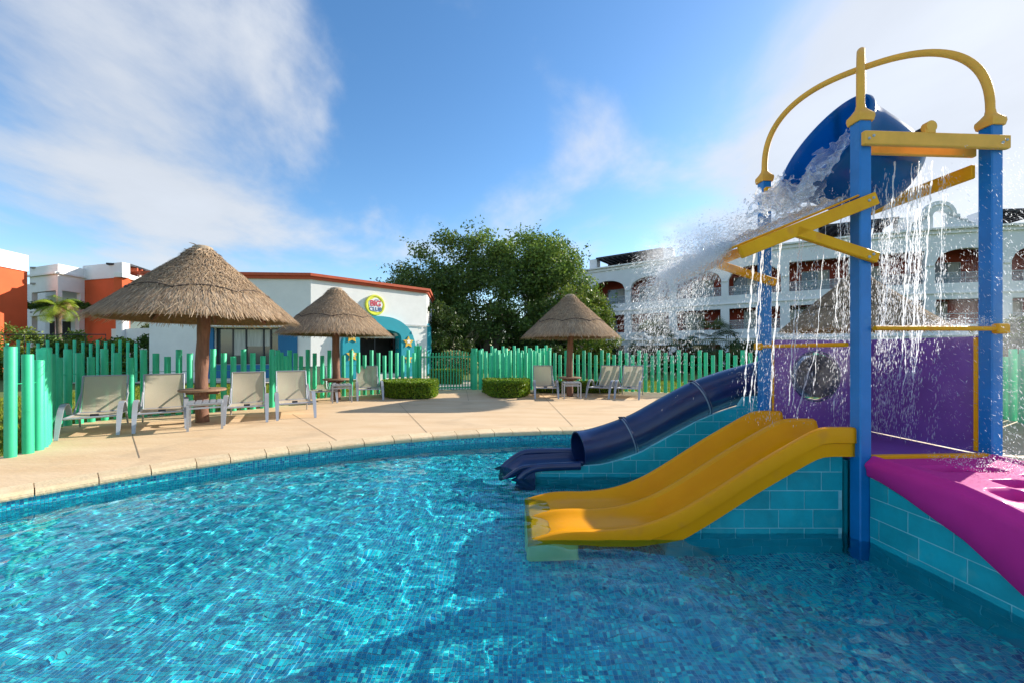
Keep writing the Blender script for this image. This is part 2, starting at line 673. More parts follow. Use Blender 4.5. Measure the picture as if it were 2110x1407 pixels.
def ring_mesh(name, radii_list, z_list, m, jitter=0):
    vs, fs = [], []
    for rad, z in zip(radii_list, z_list):
        for i, th in enumerate(ths):
            r = rad[i] if isinstance(rad, list) else rad
            vs.append((PC.x + r * math.cos(th), PC.y + r * math.sin(th), z))
    for k in range(len(radii_list) - 1):
        for i in range(NTH):
            j = (i + 1) % NTH
            fs.append((k * NTH + i, (k + 1) * NTH + i, (k + 1) * NTH + j, k * NTH + j))
    b = MB().add(vs, fs)
    return b.build(name, m)


outr = [max(outline_radius(t) + .12, PR + .5) for t in ths]
ground = struct(ring_mesh('ground', [PR + .12, [max(r, PR + .5) for r in outr], 26, 60, 160, 600], [.02, .02, .10, .10, .10, .10], M_LAWN))
deck = struct(ring_mesh('deck', [PR + .06, [PR + .06 + (r - PR - .06) * .5 for r in outr], outr, [r + .01 for r in outr]], [DZ, DZ, DZ, .0], M_DECK))

# control joints in the deck: thin strips let into the concrete
joints = MB()


def strip(b, pts, w, z):
    for a, c in zip(pts, pts[1:]):
        a, c = Vector(a), Vector(c)
        d = (c - a).normalized()
        n = Vector((-d.y, d.x)) * w / 2
        b.add([(a.x + n.x, a.y + n.y, z), (a.x - n.x, a.y - n.y, z), (c.x - n.x, c.y - n.y, z), (c.x + n.x, c.y + n.y, z)], [(0, 1, 2, 3)])


JL = [((-4.75, 8.62), (-2.66, 6.05)), ((-2.95, 10.4), (-1.38, 6.55)), ((-6.3, 6.6), (-4.72, 5.05)), ((.9, 14.0), (1.1, 7.2)), ((6.0, 12.6), (4.6, 6.5)), ((9.2, 8.4), (6.6, 5.2)), ((-9, 1), (-6.7, .4)), ((-1.6, 14), (-1.2, 11.0))]
for a_, b_ in JL:
    strip(joints, [a_, b_], .009, DZ + .004)
jo = joints.build('deck_joint', M_JOINT, deck)

# path behind the gate to the club
pb = MB()
pv = [(-3.6, 13.9), (-1.3, 14.45), (-1.6, 17.5), (-3.2, 21.2), (-5.2, 22.3), (-7.2, 20.0), (-5.2, 17.4)]
pb.add([(x, y, .164) for x, y in pv], [tuple(range(len(pv)))])
path = struct(pb.build('path', M_PATH))
pb2 = MB()
pb2.add([(-19.5, 17.3, .150), (-9.7, 17.6, .150), (-6.6, 20.6, .150), (-9.6, 18.99, .150), (-19.5, 18.4, .150)], [(0, 1, 2, 3, 4)])
struct(pb2.build('pavement', M_PATH))

# ------------------------------------------------------------------ pool
wall_base = MB()
seg = 240
vs, fs = [], []
for i in range(seg):
    t = 2 * PI * i / seg
    for z in (FLOOR - .05, .10):
        vs.append((PC.x + PR * math.cos(t), PC.y + PR * math.sin(t), z))
for i in range(seg):
    j = (i + 1) % seg
    fs.append((2 * i, 2 * i + 1, 2 * j + 1, 2 * j))
wall_base.add(vs, fs)
pool_wall = struct(wall_base.build('pool_wall', M_GROUT))
fb = MB()
fb.add([(PC.x + (PR + .01) * math.cos(2 * PI * i / seg), PC.y + (PR + .01) * math.sin(2 * PI * i / seg), FLOOR) for i in range(seg)], [tuple(range(seg))])
pool_floor = struct(fb.build('pool_floor', M_GROUT))

TILE_COLS = np.array([(.003, .205, .37), (.004, .285, .44), (.015, .40, .52), (.003, .14, .31), (.06, .50, .56), (.006, .345, .47), (.15, .60, .64), (.003, .10, .25)])
TILE_COLS = TILE_COLS * np.array([.7, 1.36, 1.16]) + np.array([.004, .02, .015])
TILE_P = np.array([.22, .24, .17, .11, .08, .11, .03, .04])


def tile_tints(n):
    c = TILE_COLS[rng.choice(len(TILE_COLS), n, p=TILE_P)]
    return c * rng.uniform(.85, 1.15, (n, 1))


# floor mosaic: every tile a face of its own, proud of the grout; finer where one can see it
pt, ts = .026, .0225
gx, gy = np.meshgrid(np.arange(-6.2, 6.0, pt), np.arange(.3, 7.0, pt))
gx, gy = gx.ravel(), gy.ravel()
k = (gx - PC.x) ** 2 + (gy - PC.y) ** 2 < (PR - .03) ** 2
k &= (np.abs(gx) < gy * 1.7 + 1.2)
gx, gy = gx[k], gy[k]
n = len(gx)
h = ts / 2
V = np.zeros((n, 4, 3))
tz = FLOOR + .003 + rng.uniform(-.0006, .0006, (n, 4))
for q, (a, b) in enumerate(((-h, -h), (h, -h), (h, h), (-h, h))):
    V[:, q, 0] = gx + a
    V[:, q, 1] = gy + b
V[:, :, 2] = tz
mos = npmesh('mosaic_tiles', V.reshape(-1, 3), np.arange(4 * n).reshape(n, 4), M_TILE, tile_tints(n), parent=pool_floor)
mos['kind'] = 'stuff'
# wall mosaic
a0, a1 = R(20), R(205)
na = int((a1 - a0) * PR / pt)
tt, zz = np.meshgrid(a0 + (np.arange(na) + .5) * pt / PR, np.arange(FLOOR + .01, .085, pt) + h)
tt, zz = tt.ravel(), zz.ravel()
n = len(tt)
V = np.zeros((n, 4, 3))
for q, (a, b) in enumerate(((-h, -h), (h, -h), (h, h), (-h, h))):
    t2 = tt + a / PR
    V[:, q, 0] = PC.x + (PR - .003) * np.cos(t2)
    V[:, q, 1] = PC.y + (PR - .003) * np.sin(t2)
    V[:, q, 2] = zz + b
wmos = npmesh('mosaic_tiles', V.reshape(-1, 3), np.arange(4 * n).reshape(n, 4), M_TILE, tile_tints(n), parent=pool_wall)
wmos['kind'] = 'stuff'

# coping: each stone its own piece, over a dark bed
bed = MB()
for i in range(seg):
    t0, t1 = 2 * PI * i / seg, 2 * PI * (i + 1) / seg
    bed.add([(PC.x + r * math.cos(t), PC.y + r * math.sin(t), DZ - .012) for r, t in ((PR - .005, t0), (PR + .29, t0), (PR + .29, t1), (PR - .005, t1))], [(0, 1, 2, 3)])
coping = struct(bed.build('pool_coping', M_JOINT))
csec = [(-.040, .098), (-.046, .115), (-.044, .138), (-.032, .156), (-.012, .1655), (.02, .168), (.285, .1685), (.285, .10), (.0, .098)]
th = R(12)
while th < R(210):
    ln = random.choice((.26, .33, .38, .44)) * random.uniform(.92, 1.08)
    t1 = th + ln / PR
    dz = random.uniform(-.0015, .0022)
    secs = []
    for q in range(4):
        t = th + (t1 - th - .009 / PR) * q / 3
        secs.append([(PC.x + (PR + r) * math.cos(t), PC.y + (PR + r) * math.sin(t), z + dz) for r, z in csec])
    MB().sweep(secs, smooth=False).build('coping_stone', M_COPING, coping)
    th = t1
bed2 = MB()
secs = []
for q in range(121):
    t = R(210) + (R(372) - R(210)) * q / 120
    secs.append([(PC.x + (PR + r) * math.cos(t), PC.y + (PR + r) * math.sin(t), z) for r, z in csec])
bed2.sweep(secs, smooth=False).build('coping_run', M_COPING, coping)

# water: a real rippled surface; ripples get rougher below the falling water
xs = np.concatenate([np.linspace(-6.45, 6.2, 560), np.linspace(6.3, 9.35, 60)])
ys = np.concatenate([np.linspace(-8.9, -.2, 60), np.linspace(-.15, 6.9, 330)])
X, Y = np.meshgrid(xs, ys)
Z = np.zeros_like(X)
wr = np.random.default_rng(5)
for i in range(90):
    lam = math.exp(wr.uniform(math.log(.085), math.log(.62)))
    kk, a, ph = 2 * PI / lam, wr.normal(R(200), 2.2), wr.uniform(0, 7)
    Z += .00122 * lam * np.sin(kk * (X * math.cos(a) + Y * math.sin(a)) + ph + .6 * np.sin(X * 1.3 + i) + .5 * np.sin(Y * 1.7 + i * 2))
near = np.exp(-(((X - 1.6) / 1.9) ** 2 + ((Y - 2.3) / 1.0) ** 2))
for i in range(40):
    lam = math.exp(wr.uniform(math.log(.09), math.log(.25)))
    kk, a, ph = 2 * PI / lam, wr.uniform(0, 2 * PI), wr.uniform(0, 7)
    Z += near * .0019 * lam * np.sin(kk * (X * math.cos(a) + Y * math.sin(a)) + ph)
for i in range(26):                       # rings where drops fall
    cx, cy, r0 = wr.uniform(.2, 3.4), wr.uniform(1.5, 3.1), wr.uniform(.06, .22)
    rr = np.hypot(X - cx, Y - cy)
    Z += .0022 * np.exp(-((rr - r0) / .05) ** 2) * np.cos((rr - r0) * 2 * PI / .07)
idx = np.arange(X.size).reshape(X.shape)
F = np.stack([idx[:-1, :-1], idx[:-1, 1:], idx[1:, 1:], idx[1:, :-1]], -1).reshape(-1, 4)
V = np.stack([X, Y, Z], -1).reshape(-1, 3)
inside = (V[:, 0] - PC.x) ** 2 + (V[:, 1] - PC.y) ** 2 < (PR + .0) ** 2
F = F[inside[F].any(1)]
used = np.unique(F)
remap = np.full(len(V), -1)
remap[used] = np.arange(len(used))
pool_water = npmesh('pool_water', V[used], remap[F], M_WATER, smooth=True)
struct(pool_water)
pool_water.cycles.is_caustics_caster = True
receiver(pool_floor, mos, pool_wall, wmos)

# ================================================================== PLAY TOWER
TW = (2.80, 3.20, 0)
TA = R(3.17)
SP = 1.12
TM = Matrix.Translation(TW) @ Matrix.Rotation(TA, 4, 'Z')
HT = 3.36
PS = .098
tower = thing('play_tower', 'tall blue-posted water play tower with crossed yellow arches and purple side panels', 'play tower', TW, TA)
posts = [(0, 0), (SP, 0), (0, SP), (SP, SP)]
for (u, v) in posts:
    o = MB().box((u, v, (HT + FLOOR) / 2), (PS, PS, HT - FLOOR), bevel=.008).build('post', M_POST, tower)
    receiver(o)
    c = MB()
    pr = [(.064, HT - .03), (.070, HT + .005), (.068, HT + .03), (.050, HT + .055), (.034, HT + .085), (.031, HT + .11)]
    secs = []
    for r, z in pr:
        ring = []
        for kk in range(16):
            a = 2 * PI * kk / 16
            e = 2 + 5 * max(0, (r - .034) / .036)
            q = (abs(math.cos(a)) ** e + abs(math.sin(a)) ** e) ** (-1 / e)
            ring.append((u + r * q * math.cos(a), v + r * q * math.sin(a), z))
        secs.append(ring)
    c.sweep(secs).build('post_cap', M_ARCH, tower)
for a, b in ((2, 1), (0, 3)):
    A, B = Vector(posts[a] + (0,)), Vector(posts[b] + (0,))
    pth = []
    for i in range(49):
        ph = PI - PI * i / 48
        cs, sn = math.cos(ph), math.sin(ph)
        t = math.copysign(abs(cs) ** (2 / 2.5), cs)
        zq = abs(sn) ** (2 / 2.5)
        p = A.lerp(B, (t + 1) / 2)
        pth.append((p.x, p.y, HT + .10 + (.735 if a == 2 else .72) * zq))
    MB().tube(pth, .0285, 12).build('arch_rail', M_ARCH, tower)


def plank(name, a, b, hgt, thk, m=M_YELLOW, parent=tower, bev=.006):
    """A straight timber from a to b (local), its height in the vertical plane through a and b."""
    a, b = Vector(a), Vector(b)
    d = b - a
    ln = d.length
    d.normalize()
    side = d.cross(Vector((0, 0, 1))).normalized()
    up = side.cross(d)
    M = Matrix((d, side, up)).transposed().to_4x4()
    M.translation = (a + b) / 2
    return MB().box((0, 0, 0), (ln, thk, hgt), bevel=bev).build(name, m, parent, M)


g = PS / 2
plank('cross_beam', (-g, -g - .022, 3.175), (SP + g + .01, -g - .022, 3.175), .108, .04, M_ARCH)
plank('cross_beam', (g + .002, g + .018, 3.165), (SP - g - .002, g + .018, 3.165), .09, .035, M_ARCH)
plank('cross_beam', (-g, SP - g - .022, 3.2), (SP + g, SP - g - .022, 3.2), .10, .04)
plank('cross_beam', (SP - g - .02, g + .01, 3.0), (SP - g - .02, SP - g - .045, 3.0), .115, .038)
# awning over the slide: two arms with struts carrying a splash plate
for v in (0, SP):
    plank('awning_arm', (g + .01, v - g - .022, 2.705), (-1.045, v - g - .022, 2.265), .10, .04)
    plank('awning_strut', (g + .02, v - g - .022, 2.235), (-.60, v - g - .022, 2.435), .082, .04)
plank('splash_plate', (-.06, SP / 2 - .05, 2.735), (-1.08, SP / 2 - .05, 2.312), .016, SP + .02, M_YELLOW)
# bolt heads where timber meets post
for (bu, bv, bz_) in ((0, 0, 3.175), (SP, 0, 3.175), (0, 0, 2.69), (0, 0, 2.25), (0, SP, 2.25), (0, SP, 3.2)):
    for dx_ in (-.018, .018):
        MB().lathe([(.0, 0), (.011, .0), (.011, .006), (.007, .010), (.0, .010)], 8, Matrix.Translation((bu + dx_, bv - g - .042, bz_ + dx_ * .6)) @ Matrix.Rotation(R(90), 4, 'X'), cap=False).build('bolt', M_RAIL, tower)
# hand rails
MB().tube([(-g - .02, .05, 1.56), (-g - .02, SP + .02, 1.56)], .019, 10).build('hand_rail', M_YELLOW, tower)
MB().box((-g - .021, SP, 1.56), (.05, .085, .075), bevel=.008).build('rail_bracket', M_YELLOW, tower)
MB().tube([(.05, -g - .02, 1.685), (SP - .02, -g - .02, 1.685)], .019, 10).build('hand_rail', M_YELLOW, tower)
MB().box((SP - .005, -g - .022, 1.685), (.105, .05, .08), bevel=.008).build('rail_bracket', M_YELLOW, tower)


def holed_panel(w, z0, z1, cx, cz, r, y0, y1):
    b = MB()
    n = 48
    outer, inner = [], []
    for i in range(n):
        a = 2 * PI * i / n
        c, s = math.cos(a), math.sin(a)
        inner.append((cx + r * c, cz + r * s))
        tx = ((w - cx) if c > 0 else cx) / max(1e-6, abs(c))
        tzz = ((z1 - cz) if s > 0 else (cz - z0)) / max(1e-6, abs(s))
        t = min(tx, tzz)
        outer.append((cx + t * c, cz + t * s))
    vs = [(x, y, z) for y in (y0, y1) for lst in (inner, outer) for x, z in lst]
    fs = []
    for i in range(n):
        j = (i + 1) % n
        fs += [(i, n + i, n + j, j), (2 * n + i, 2 * n + j, 3 * n + j, 3 * n + i), (i, j, 2 * n + j, 2 * n + i), (n + i, 3 * n + i, 3 * n + j, n + j)]
    return b.add(vs, fs)


PF = .655                                  # platform level
o = holed_panel(SP - PS - .012, PF, 1.63, SP / 2 - g - .005, 1.24, .255, -.012, .012).build('purple_panel', M_PURPLE, tower, Matrix.Translation((g + .006, SP - .01, 0)))
MB().tube([(SP / 2 + .27 * math.cos(2 * PI * i / 32), SP - .03, 1.24 + .27 * math.sin(2 * PI * i / 32)) for i in range(32)], .008, 8, closed=True).build('tube_flange', M_TUBE, tower)
MB().box((SP - .005, SP / 2, (PF + 1.63) / 2), (.024, SP - PS - .012, 1.63 - PF), bevel=.004).build('purple_panel', M_PURPLE, tower)
for (x, y, sx, sy) in ((g + .018, SP - .03, .03, .022), (SP - .03, g + .018, .026, .034)):
    MB().box((x, y, (PF + 1.60) / 2 + .02), (sx, sy, 1.60 - PF), bevel=.003).build('panel_edge', M_YELLOW, tower)
MB().box((SP / 2, SP / 2, PF - .028), (SP - PS - .004, SP - PS - .004, .055), bevel=.004).build('platform_floor', M_PURPLE, tower)
MB().box((SP / 2, -.02, PF + .006), (SP - PS - .004, .05, .034), bevel=.004).build('floor_edge', M_YELLOW, tower)

# ---- tipping bucket
bucket = thing('tipping_bucket', 'big blue tipping bucket lying on its side high between the tower beams, pouring water', 'bucket',
               TM @ Vector((.50, SP / 2, 3.27)), TA)
BM = Matrix.Rotation(R(27), 4, 'Y') @ Matrix.Rotation(R(-90), 4, 'Y')     # mouth towards -u, still a little up
out_p = [(.20, -.44), (.30, -.42), (.38, -.36), (.43, -.26), (.455, -.10), (.468, .08), (.475, .24), (.482, .34), (.50, .37), (.512, .40), (.505, .425)]
in_p = [(.488, .425), (.476, .40), (.466, .34), (.455, .22), (.445, .05), (.43, -.12), (.40, -.26), (.34, -.35), (.24, -.39)]
MB().lathe([(.001, -.445)] + out_p + in_p + [(.001, -.395)], 56, BM @ Matrix.Scale(.90, 4), cap=False).build('bucket_shell', M_BUCKET, bucket)
MB().tube([(0, -.60, 0), (0, -.41, 0)], .03, 12).build('pivot_pin', M_METAL, bucket)
MB().tube([(0, .41, 0), (0, .565, 0)], .03, 12).build('pivot_pin', M_METAL, bucket)
MB().box((0, -.632, -.02), (.09, .045, .075), bevel=.012).tube([(0, -.655, .005), (0, -.61, .005)], .045, 14).build('pivot_bearing', M_ARCH, bucket)

# ---- masonry walls of painted blocks


def spline1(pts):
    xs_ = [p[0] for p in pts]
    zs_ = [p[1] for p in pts]
    o = np.argsort(xs_)
    xs_, zs_ = np.array(xs_)[o], np.array(zs_)[o]
    return lambda x: float(np.interp(x, xs_, zs_))


BH, BL, JT = .155, .285, .009


def block_wall(root, M, x0, x1, ztop, thick):
    """Local x along the wall, -y outward; blocks clipped under ztop(x)."""
    b = MB()
    N_ = 40
    xs_ = [x0 + (x1 - x0) * i / N_ for i in range(N_ + 1)]
    poly = [(x0, FLOOR - .02), (x1, FLOOR - .02)] + [(x, max(FLOOR + .05, ztop(x) - .004)) for x in reversed(xs_)]
    o = b.prism(poly, 0, thick).build('wall_core', M_MORTAR, root, M)
    receiver(o)
    row = 0
    z = FLOOR
    while z < 1.3:
        off = (BL / 2 if row % 2 else 0) + (.07 if row % 3 == 0 else 0)
        x = x0 - off
        while x < x1:
            a, c = max(x + JT / 2, x0 + .001), min(x + BL - JT / 2, x1 - .001)
            if c - a > .03:
                tops = []
                for i in range(7):
                    xx = c + (a - c) * i / 6
                    tops.append((xx, min(z + BH - JT / 2, ztop(xx) - .006)))
                if max(t[1] for t in tops) > z + JT / 2 + .015:
                    tops = [(p, max(q, z + JT / 2 + .001)) for p, q in tops]
                    if all(abs(q - (z + BH - JT / 2)) < 1e-6 for _, q in tops):
                        tops = [tops[0], tops[-1]]
                    pr_ = random.uniform(.003, .006)
                    o = MB().prism([(a, z + JT / 2), (c, z + JT / 2)] + tops, -pr_, .004).build('block', M_BLOCK, root, M)
                    receiver(o)
            x += BL
        z += BH
        row += 1


# under the yellow slide
SLIDE_RAIL = [(.12, -.03), (.215, .01), (.40, .055), (.558, .066), (.773, .068), (1.038, .105), (1.307, .20), (1.573, .349), (1.97, .602), (2.283, .785), (2.40, .85), (2.478, .885), (2.56, .897), (2.74, .897)]
rail_z = spline1([(p.x, p.y) for p in catmull([Vector((a, b)) for a, b in SLIDE_RAIL], 6)])
wa = thing('block_wall', 'turquoise painted block wall under the yellow double slide', 'wall', (0, 3.30, 0))
block_wall(wa, None, 1.28, 2.735, lambda x: rail_z(x) - .225, .70)
MB().box((2.775, .10, (.60 + FLOOR) / 2), (.02, .19, .60 - FLOOR)).build('wall_end', M_BLOCK, wa)
# under the blue tube
wb = thing('block_wall', 'turquoise painted block wall under the navy tube slide', 'wall', (0, 4.80, 0))
tb = spline1([(.28, .115), (.80, .13), (1.07, .15), (1.30, .20), (1.56, .30), (1.90, .49), (2.25, .68), (2.55, .80), (2.78, .87), (2.79, .965), (3.3, .99)])
block_wall(wb, None, .285, 3.15, tb, .035)
# under the magenta ramp (runs towards the camera)
wc = thing('block_wall', 'turquoise painted block wall under the magenta climbing ramp', 'wall', TW, TA)
MWC = Matrix.Translation((.028, -.055, 0)) @ Matrix.Rotation(R(-90), 4, 'Z')
wc_top = spline1([(0, .515), (.10, .50), (.27, .45), (.46, .375), (.64, .31), (.76, .235), (.92, .13), (1.1, .03), (1.3, -.08), (1.6, -.25)])
block_wall(wc, MWC, 0.0, 1.55, wc_top, .95)
# core under the platform
pc_ = MB().box((SP / 2, SP / 2, (.595 + FLOOR) / 2), (SP - PS - .03, SP - PS - .03, .595 - FLOOR)).build('platform_core', M_BLOCK, wc)

# ---- yellow double slide
slide = thing('double_slide', 'yellow two-lane slide running down from the tower into the pool', 'slide', (0, 0, 0))
Y0, Y1 = 3.20, 4.12
path_x = [2.76 - (2.76 - .13) * i / 60 for i in range(61)]


def slide_section(x):
    z = rail_z(x)
    f = min(1, max(0, (x - .13) / 1.1))
    dep = min(.165, max(.028, .028 + .85 * max(0, z - .07)))
    side = .235 if x > 1.0 else .235 * (.45 + .55 * max(0, (x - .1) / .9))
    w = (Y1 - Y0)
    pts = [(0.012, -side), (-.006, -side), (-.006, -side * .56), (-.020, -side * .52), (-.020, -.022), (-.012, -.004), (.004, 0), (.030, -.001), (.050, -.012)]
    lane = w / 2 - .03
    for i in range(1, 10):
        t = i / 10
        pts.append((.05 + (lane - .075) * t, -.012 - dep * (1 - (2 * t - 1) ** 4) ** .8))
    pts += [(lane - .02, -.020), (w / 2 - .012, -.006), (w / 2 + .012, -.006), (w / 2 + .05, -.020)]
    for i in range(1, 10):
        t = i / 10
        pts.append((w / 2 + .05 + (lane - .075) * t, -.020 - dep * (1 - (2 * t - 1) ** 4) ** .8))
    pts += [(w - .05, -.012), (w - .03, -.001), (w - .004, 0), (w + .012, -.008), (w + .016, -.03), (w + .012, -side)]
    return [(x, Y0 + a, z + b) for a, b in pts]


secs = [slide_section(x) for x in path_x]
sh = MB()
sh.sweep(secs, closed_sec=False, smooth=True)
so_ = sh.build('slide_shell', M_SLIDE, slide)
md = so_.modifiers.new('solid', 'SOLIDIFY')
md.thickness = .012
md.offset = -1
receiver(so_)
ft = MB().box((.33, 3.56, -.235), (.42, .72, .33), bevel=.02).build('slide_foot', M_SLIDEBOX, slide)
receiver(ft)

# ---- navy tube slide
tube = thing('tube_slide', 'navy blue tube slide curving from behind the tower to an open trough', 'slide', (0, 0, 0))
TP = [(3.33, 4.33, 1.24), (3.33, 4.60, 1.225), (3.27, 4.88, 1.20), (3.06, 5.05, 1.13), (2.75, 5.10, 1.035), (2.39, 5.10, .905), (2.02, 5.11, .705), (1.66, 5.11, .505), (1.40, 5.105, .40), (1.18, 5.09, .33), (.98, 5.06, .285), (.83, 5.025, .27)]
tp = catmull([Vector(p) for p in TP], 6)
TR = .232


def tube_frames(pts):
    out = []
    for i, p in enumerate(pts):
        t = (pts[min(i + 1, len(pts) - 1)] - pts[max(i - 1, 0)]).normalized()
        s = t.cross(Vector((0, 0, 1))).normalized()
        out.append((p, s, s.cross(t)))
    return out


fr = tube_frames(tp)
b = MB()
so1 = [[tuple(p + (s * math.cos(2 * PI * q / 28) + u * math.sin(2 * PI * q / 28)) * TR) for q in range(28)] for p, s, u in fr]
si1 = [[tuple(p + (s * math.cos(2 * PI * q / 28) + u * math.sin(2 * PI * q / 28)) * (TR - .016)) for q in range(28)] for p, s, u in fr]
b.sweep(so1, cap=False)
b.sweep([s[::-1] for s in si1], cap=False)
lip_o, lip_i = so1[-1], si1[-1]
b.add(lip_o + lip_i, [(q, (q + 1) % 28, 28 + (q + 1) % 28, 28 + q) for q in range(28)])
b.build('tube_shell', M_TUBE, tube)
for fx in (1.47, 2.36):
    i = min(range(len(tp)), key=lambda q: abs(tp[q].x - fx) + (0 if tp[q].y > 5 else 9))
    p, s, u = fr[i]
    t = s.cross(u) * -1
    ring = [p + (s * math.cos(2 * PI * q / 36) + u * math.sin(2 * PI * q / 36)) * (TR + .004) for q in range(36)]
    MB().tube(ring, .009, 6, closed=True).build('seam_ring', M_TUBESEAM, tube)
    ring = [p + t * -.016 + (s * math.cos(2 * PI * q / 36) + u * math.sin(2 * PI * q / 36)) * (TR + .008) for q in range(36)]
    MB().tube(ring, .013, 6, closed=True).build('seam_flange', M_TUBE, tube)
    MB().box(tuple(p + u * (TR + .012) + t * -.016), (.09, .05, .02), bevel=.006).build('seam_bolt', M_METAL, tube)
# open trough at the end
secs = []
for i in range(16):
    t = i / 15
    x = .86 - 1.0 * t
    yc = 5.03 - .06 * t
    drop = -.003 * i - (.17 * max(0, (t - .70) / .30) ** 1.4)
    row_ = []
    for q in range(17):
        a = PI + PI * q / 16
        row_.append((x, yc + .245 * math.cos(a) * (1 + .06 * t), .185 + drop + .14 * math.sin(a)))
    secs.append(row_)
tr = MB()
tr.sweep(secs, closed_sec=False)
to = tr.build('trough', M_TUBE, tube, edge=False)
md = to.modifiers.new('solid', 'SOLIDIFY')
md.thickness = .035
md.offset = 1
receiver(to)
lip = [(.82, 4.79, .135), (.4, 4.775, .125), (.24, 4.77, .10), (.12, 4.77, .02), (.03, 4.78, -.12)]
lo_ = MB().tube(catmull([Vector(p) for p in lip], 5), .05, 12).build('trough_lip', M_TUBE, tube)
lip2 = [(.84, 5.29, .185), (.3, 5.28, .18), (.12, 5.27, .15), (-.06, 5.26, .03), (-.20, 5.25, -.12)]
lo2 = MB().tube(catmull([Vector(p) for p in lip2], 5), .045, 12).build('trough_lip', M_TUBE, tube)
nb = MB().prism([(.03, -.40), (.278, -.40), (.278, .11), (.22, .10), (.12, .03), (.05, -.10)], 4.735, 4.80)
receiver(nb.build('trough_end', M_TUBE, tube), lo_, lo2)

# ---- magenta climbing ramp
ramp = thing('climbing_ramp', 'magenta plastic climbing ramp with foothold hollows at the foot of the tower', 'ramp', TW, TA)
rz_ = spline1([(0, .655), (.1, .652), (.35, .645), (.6, .63), (.8, .59), (1.0, .535), (1.2, .44), (1.4, .28), (1.55, .10), (1.7, -.12), (1.8, -.3)])
nu, nv = 74, 90
holes = [(.36, .30, .12, .055), (.62, .34, .12, .05), (.84, .52, .12, .055), (.50, .60, .11, .055), (.28, .74, .10, .055), (.78, .86, .11, .055), (.45, 1.02, .11, .055)]


def ramp_pt(i, j):
    u = SP * i / nu
    v = .055 + 1.72 * j / nv
    z = rz_(v - .055)
    e = min(u, SP - u)
    z += .028 * math.exp(-((e - .055) / .035) ** 2) - .02 * math.exp(-(e / .03) ** 2)
    for hx, hv, hw, hh in holes:
        dx = max(0, abs(u - hx) - hw + .03) / .03
        dv = max(0, abs(v - hv) - hh + .03) / .03
        q = math.hypot(dx, dv)
        if q < 1.3:
            z -= .055 * (1 - min(1, max(0, q - .45) / .85)) ** 1
    return (u + .0, -v, z)


vs = [ramp_pt(i, j) for j in range(nv + 1) for i in range(nu + 1)]
fs = [(j * (nu + 1) + i, (j + 1) * (nu + 1) + i, (j + 1) * (nu + 1) + i + 1, j * (nu + 1) + i + 1) for j in range(nv) for i in range(nu)]
rb = MB().add(vs, fs, True)
rs = rb.build('ramp_surface', M_PINK, ramp, edge=False)
# flanks: from the surface edge down to the wall, leaning out a little
for side, u0 in ((-1, 0.0), (1, SP)):
    fl = MB()
    secs = []
    for j in range(nv + 1):
        v = .055 + 1.72 * j / nv
        zt = vs[j * (nu + 1) + (0 if side < 0 else nu)][2]
        zb = min(zt - .04, wc_top(v - .055) + .004)
        ring = [(u0, -v, zt), (u0 + side * .012, -v, zt - .012), (u0 + side * .02, -v, zt - .05 * min(1, (zt - zb) / .2)), (u0 + side * .006, -v, (zt + zb) / 2), (u0 + side * -.0, -v, zb + .008), (u0 - side * .012, -v, zb)]
        secs.append(ring)
    fl.sweep(secs, closed_sec=False)
    receiver(fl.build('ramp_flank', M_PINK, ramp, edge=False))

# ================================================================== BUILDINGS


def facade_panel(b, w, z0, z1, ops, thick, M, nseg=14):
    """Wall along local x (0..w), front at y=0, back at y=thick, with openings (x0,x1,zb,zt,rise): rise>0 gives an arched head."""
    def quad(p, front=True):
        b.add(p, [(0, 1, 2, 3)], False, M)
    x = 0.0
    for (a, c, zb, zt, rise) in sorted(ops) + [(w, w, 0, 0, 0)]:
        if a > x + 1e-6:
            quad([(x, 0, z0), (a, 0, z0), (a, 0, z1), (x, 0, z1)])
        if c <= a:
            break
        if zb > z0 + 1e-6:
            quad([(a, 0, z0), (c, 0, z0), (c, 0, zb), (a, 0, zb)])
            quad([(a, 0, zb), (c, 0, zb), (c, thick, zb), (a, thick, zb)])
        n_ = nseg if rise > 0 else 1
        prev = None
        mid, hw = (a + c) / 2, (c - a) / 2
        for i in range(n_ + 1):
            xx = a + (c - a) * i / n_
            zz_ = zt + (rise * math.sqrt(max(0, 1 - ((xx - mid) / hw) ** 2)) if rise > 0 else 0)
            if prev:
                px_, pz = prev
                quad([(px_, 0, pz), (xx, 0, zz_), (xx, 0, z1), (px_, 0, z1)])
                quad([(px_, 0, pz), (px_, thick, pz), (xx, thick, zz_), (xx, 0, zz_)])
            prev = (xx, zz_)
        quad([(a, 0, zb), (a, thick, zb), (a, thick, zt), (a, 0, zt)])
        quad([(c, 0, zb), (c, 0, zt), (c, thick, zt), (c, thick, zb)])
        x = c


def wall_matrix(p, q):
    """Local x from p to q, local +y away from the outside (to the left of p->q)."""
    p, q = Vector(p), Vector(q)
    d = (q - p).normalized()
    M = Matrix(((d.x, -d.y, 0, p.x), (d.y, d.x, 0, p.y), (0, 0, 1, 0), (0, 0, 0, 1)))
    return M, (q - p).length


def poly_slab(b, pts, z0, z1):
    n = len(pts)
    b.add([(x, y, z0) for x, y in pts] + [(x, y, z1) for x, y in pts],
          [tuple(range(n - 1, -1, -1)), tuple(range(n, 2 * n))] + [(i, (i + 1) % n, n + (i + 1) % n, n + i) for i in range(n)])


# ---- kids' club
club = thing('club_building', 'white single-storey club with terracotta roof edge and teal arched doorway', 'building', (-9.6, 19, 0))
CO = Vector((-9.6, 19, 0))


def rel(p):
    return (p[0] - CO.x, p[1] - CO.y)


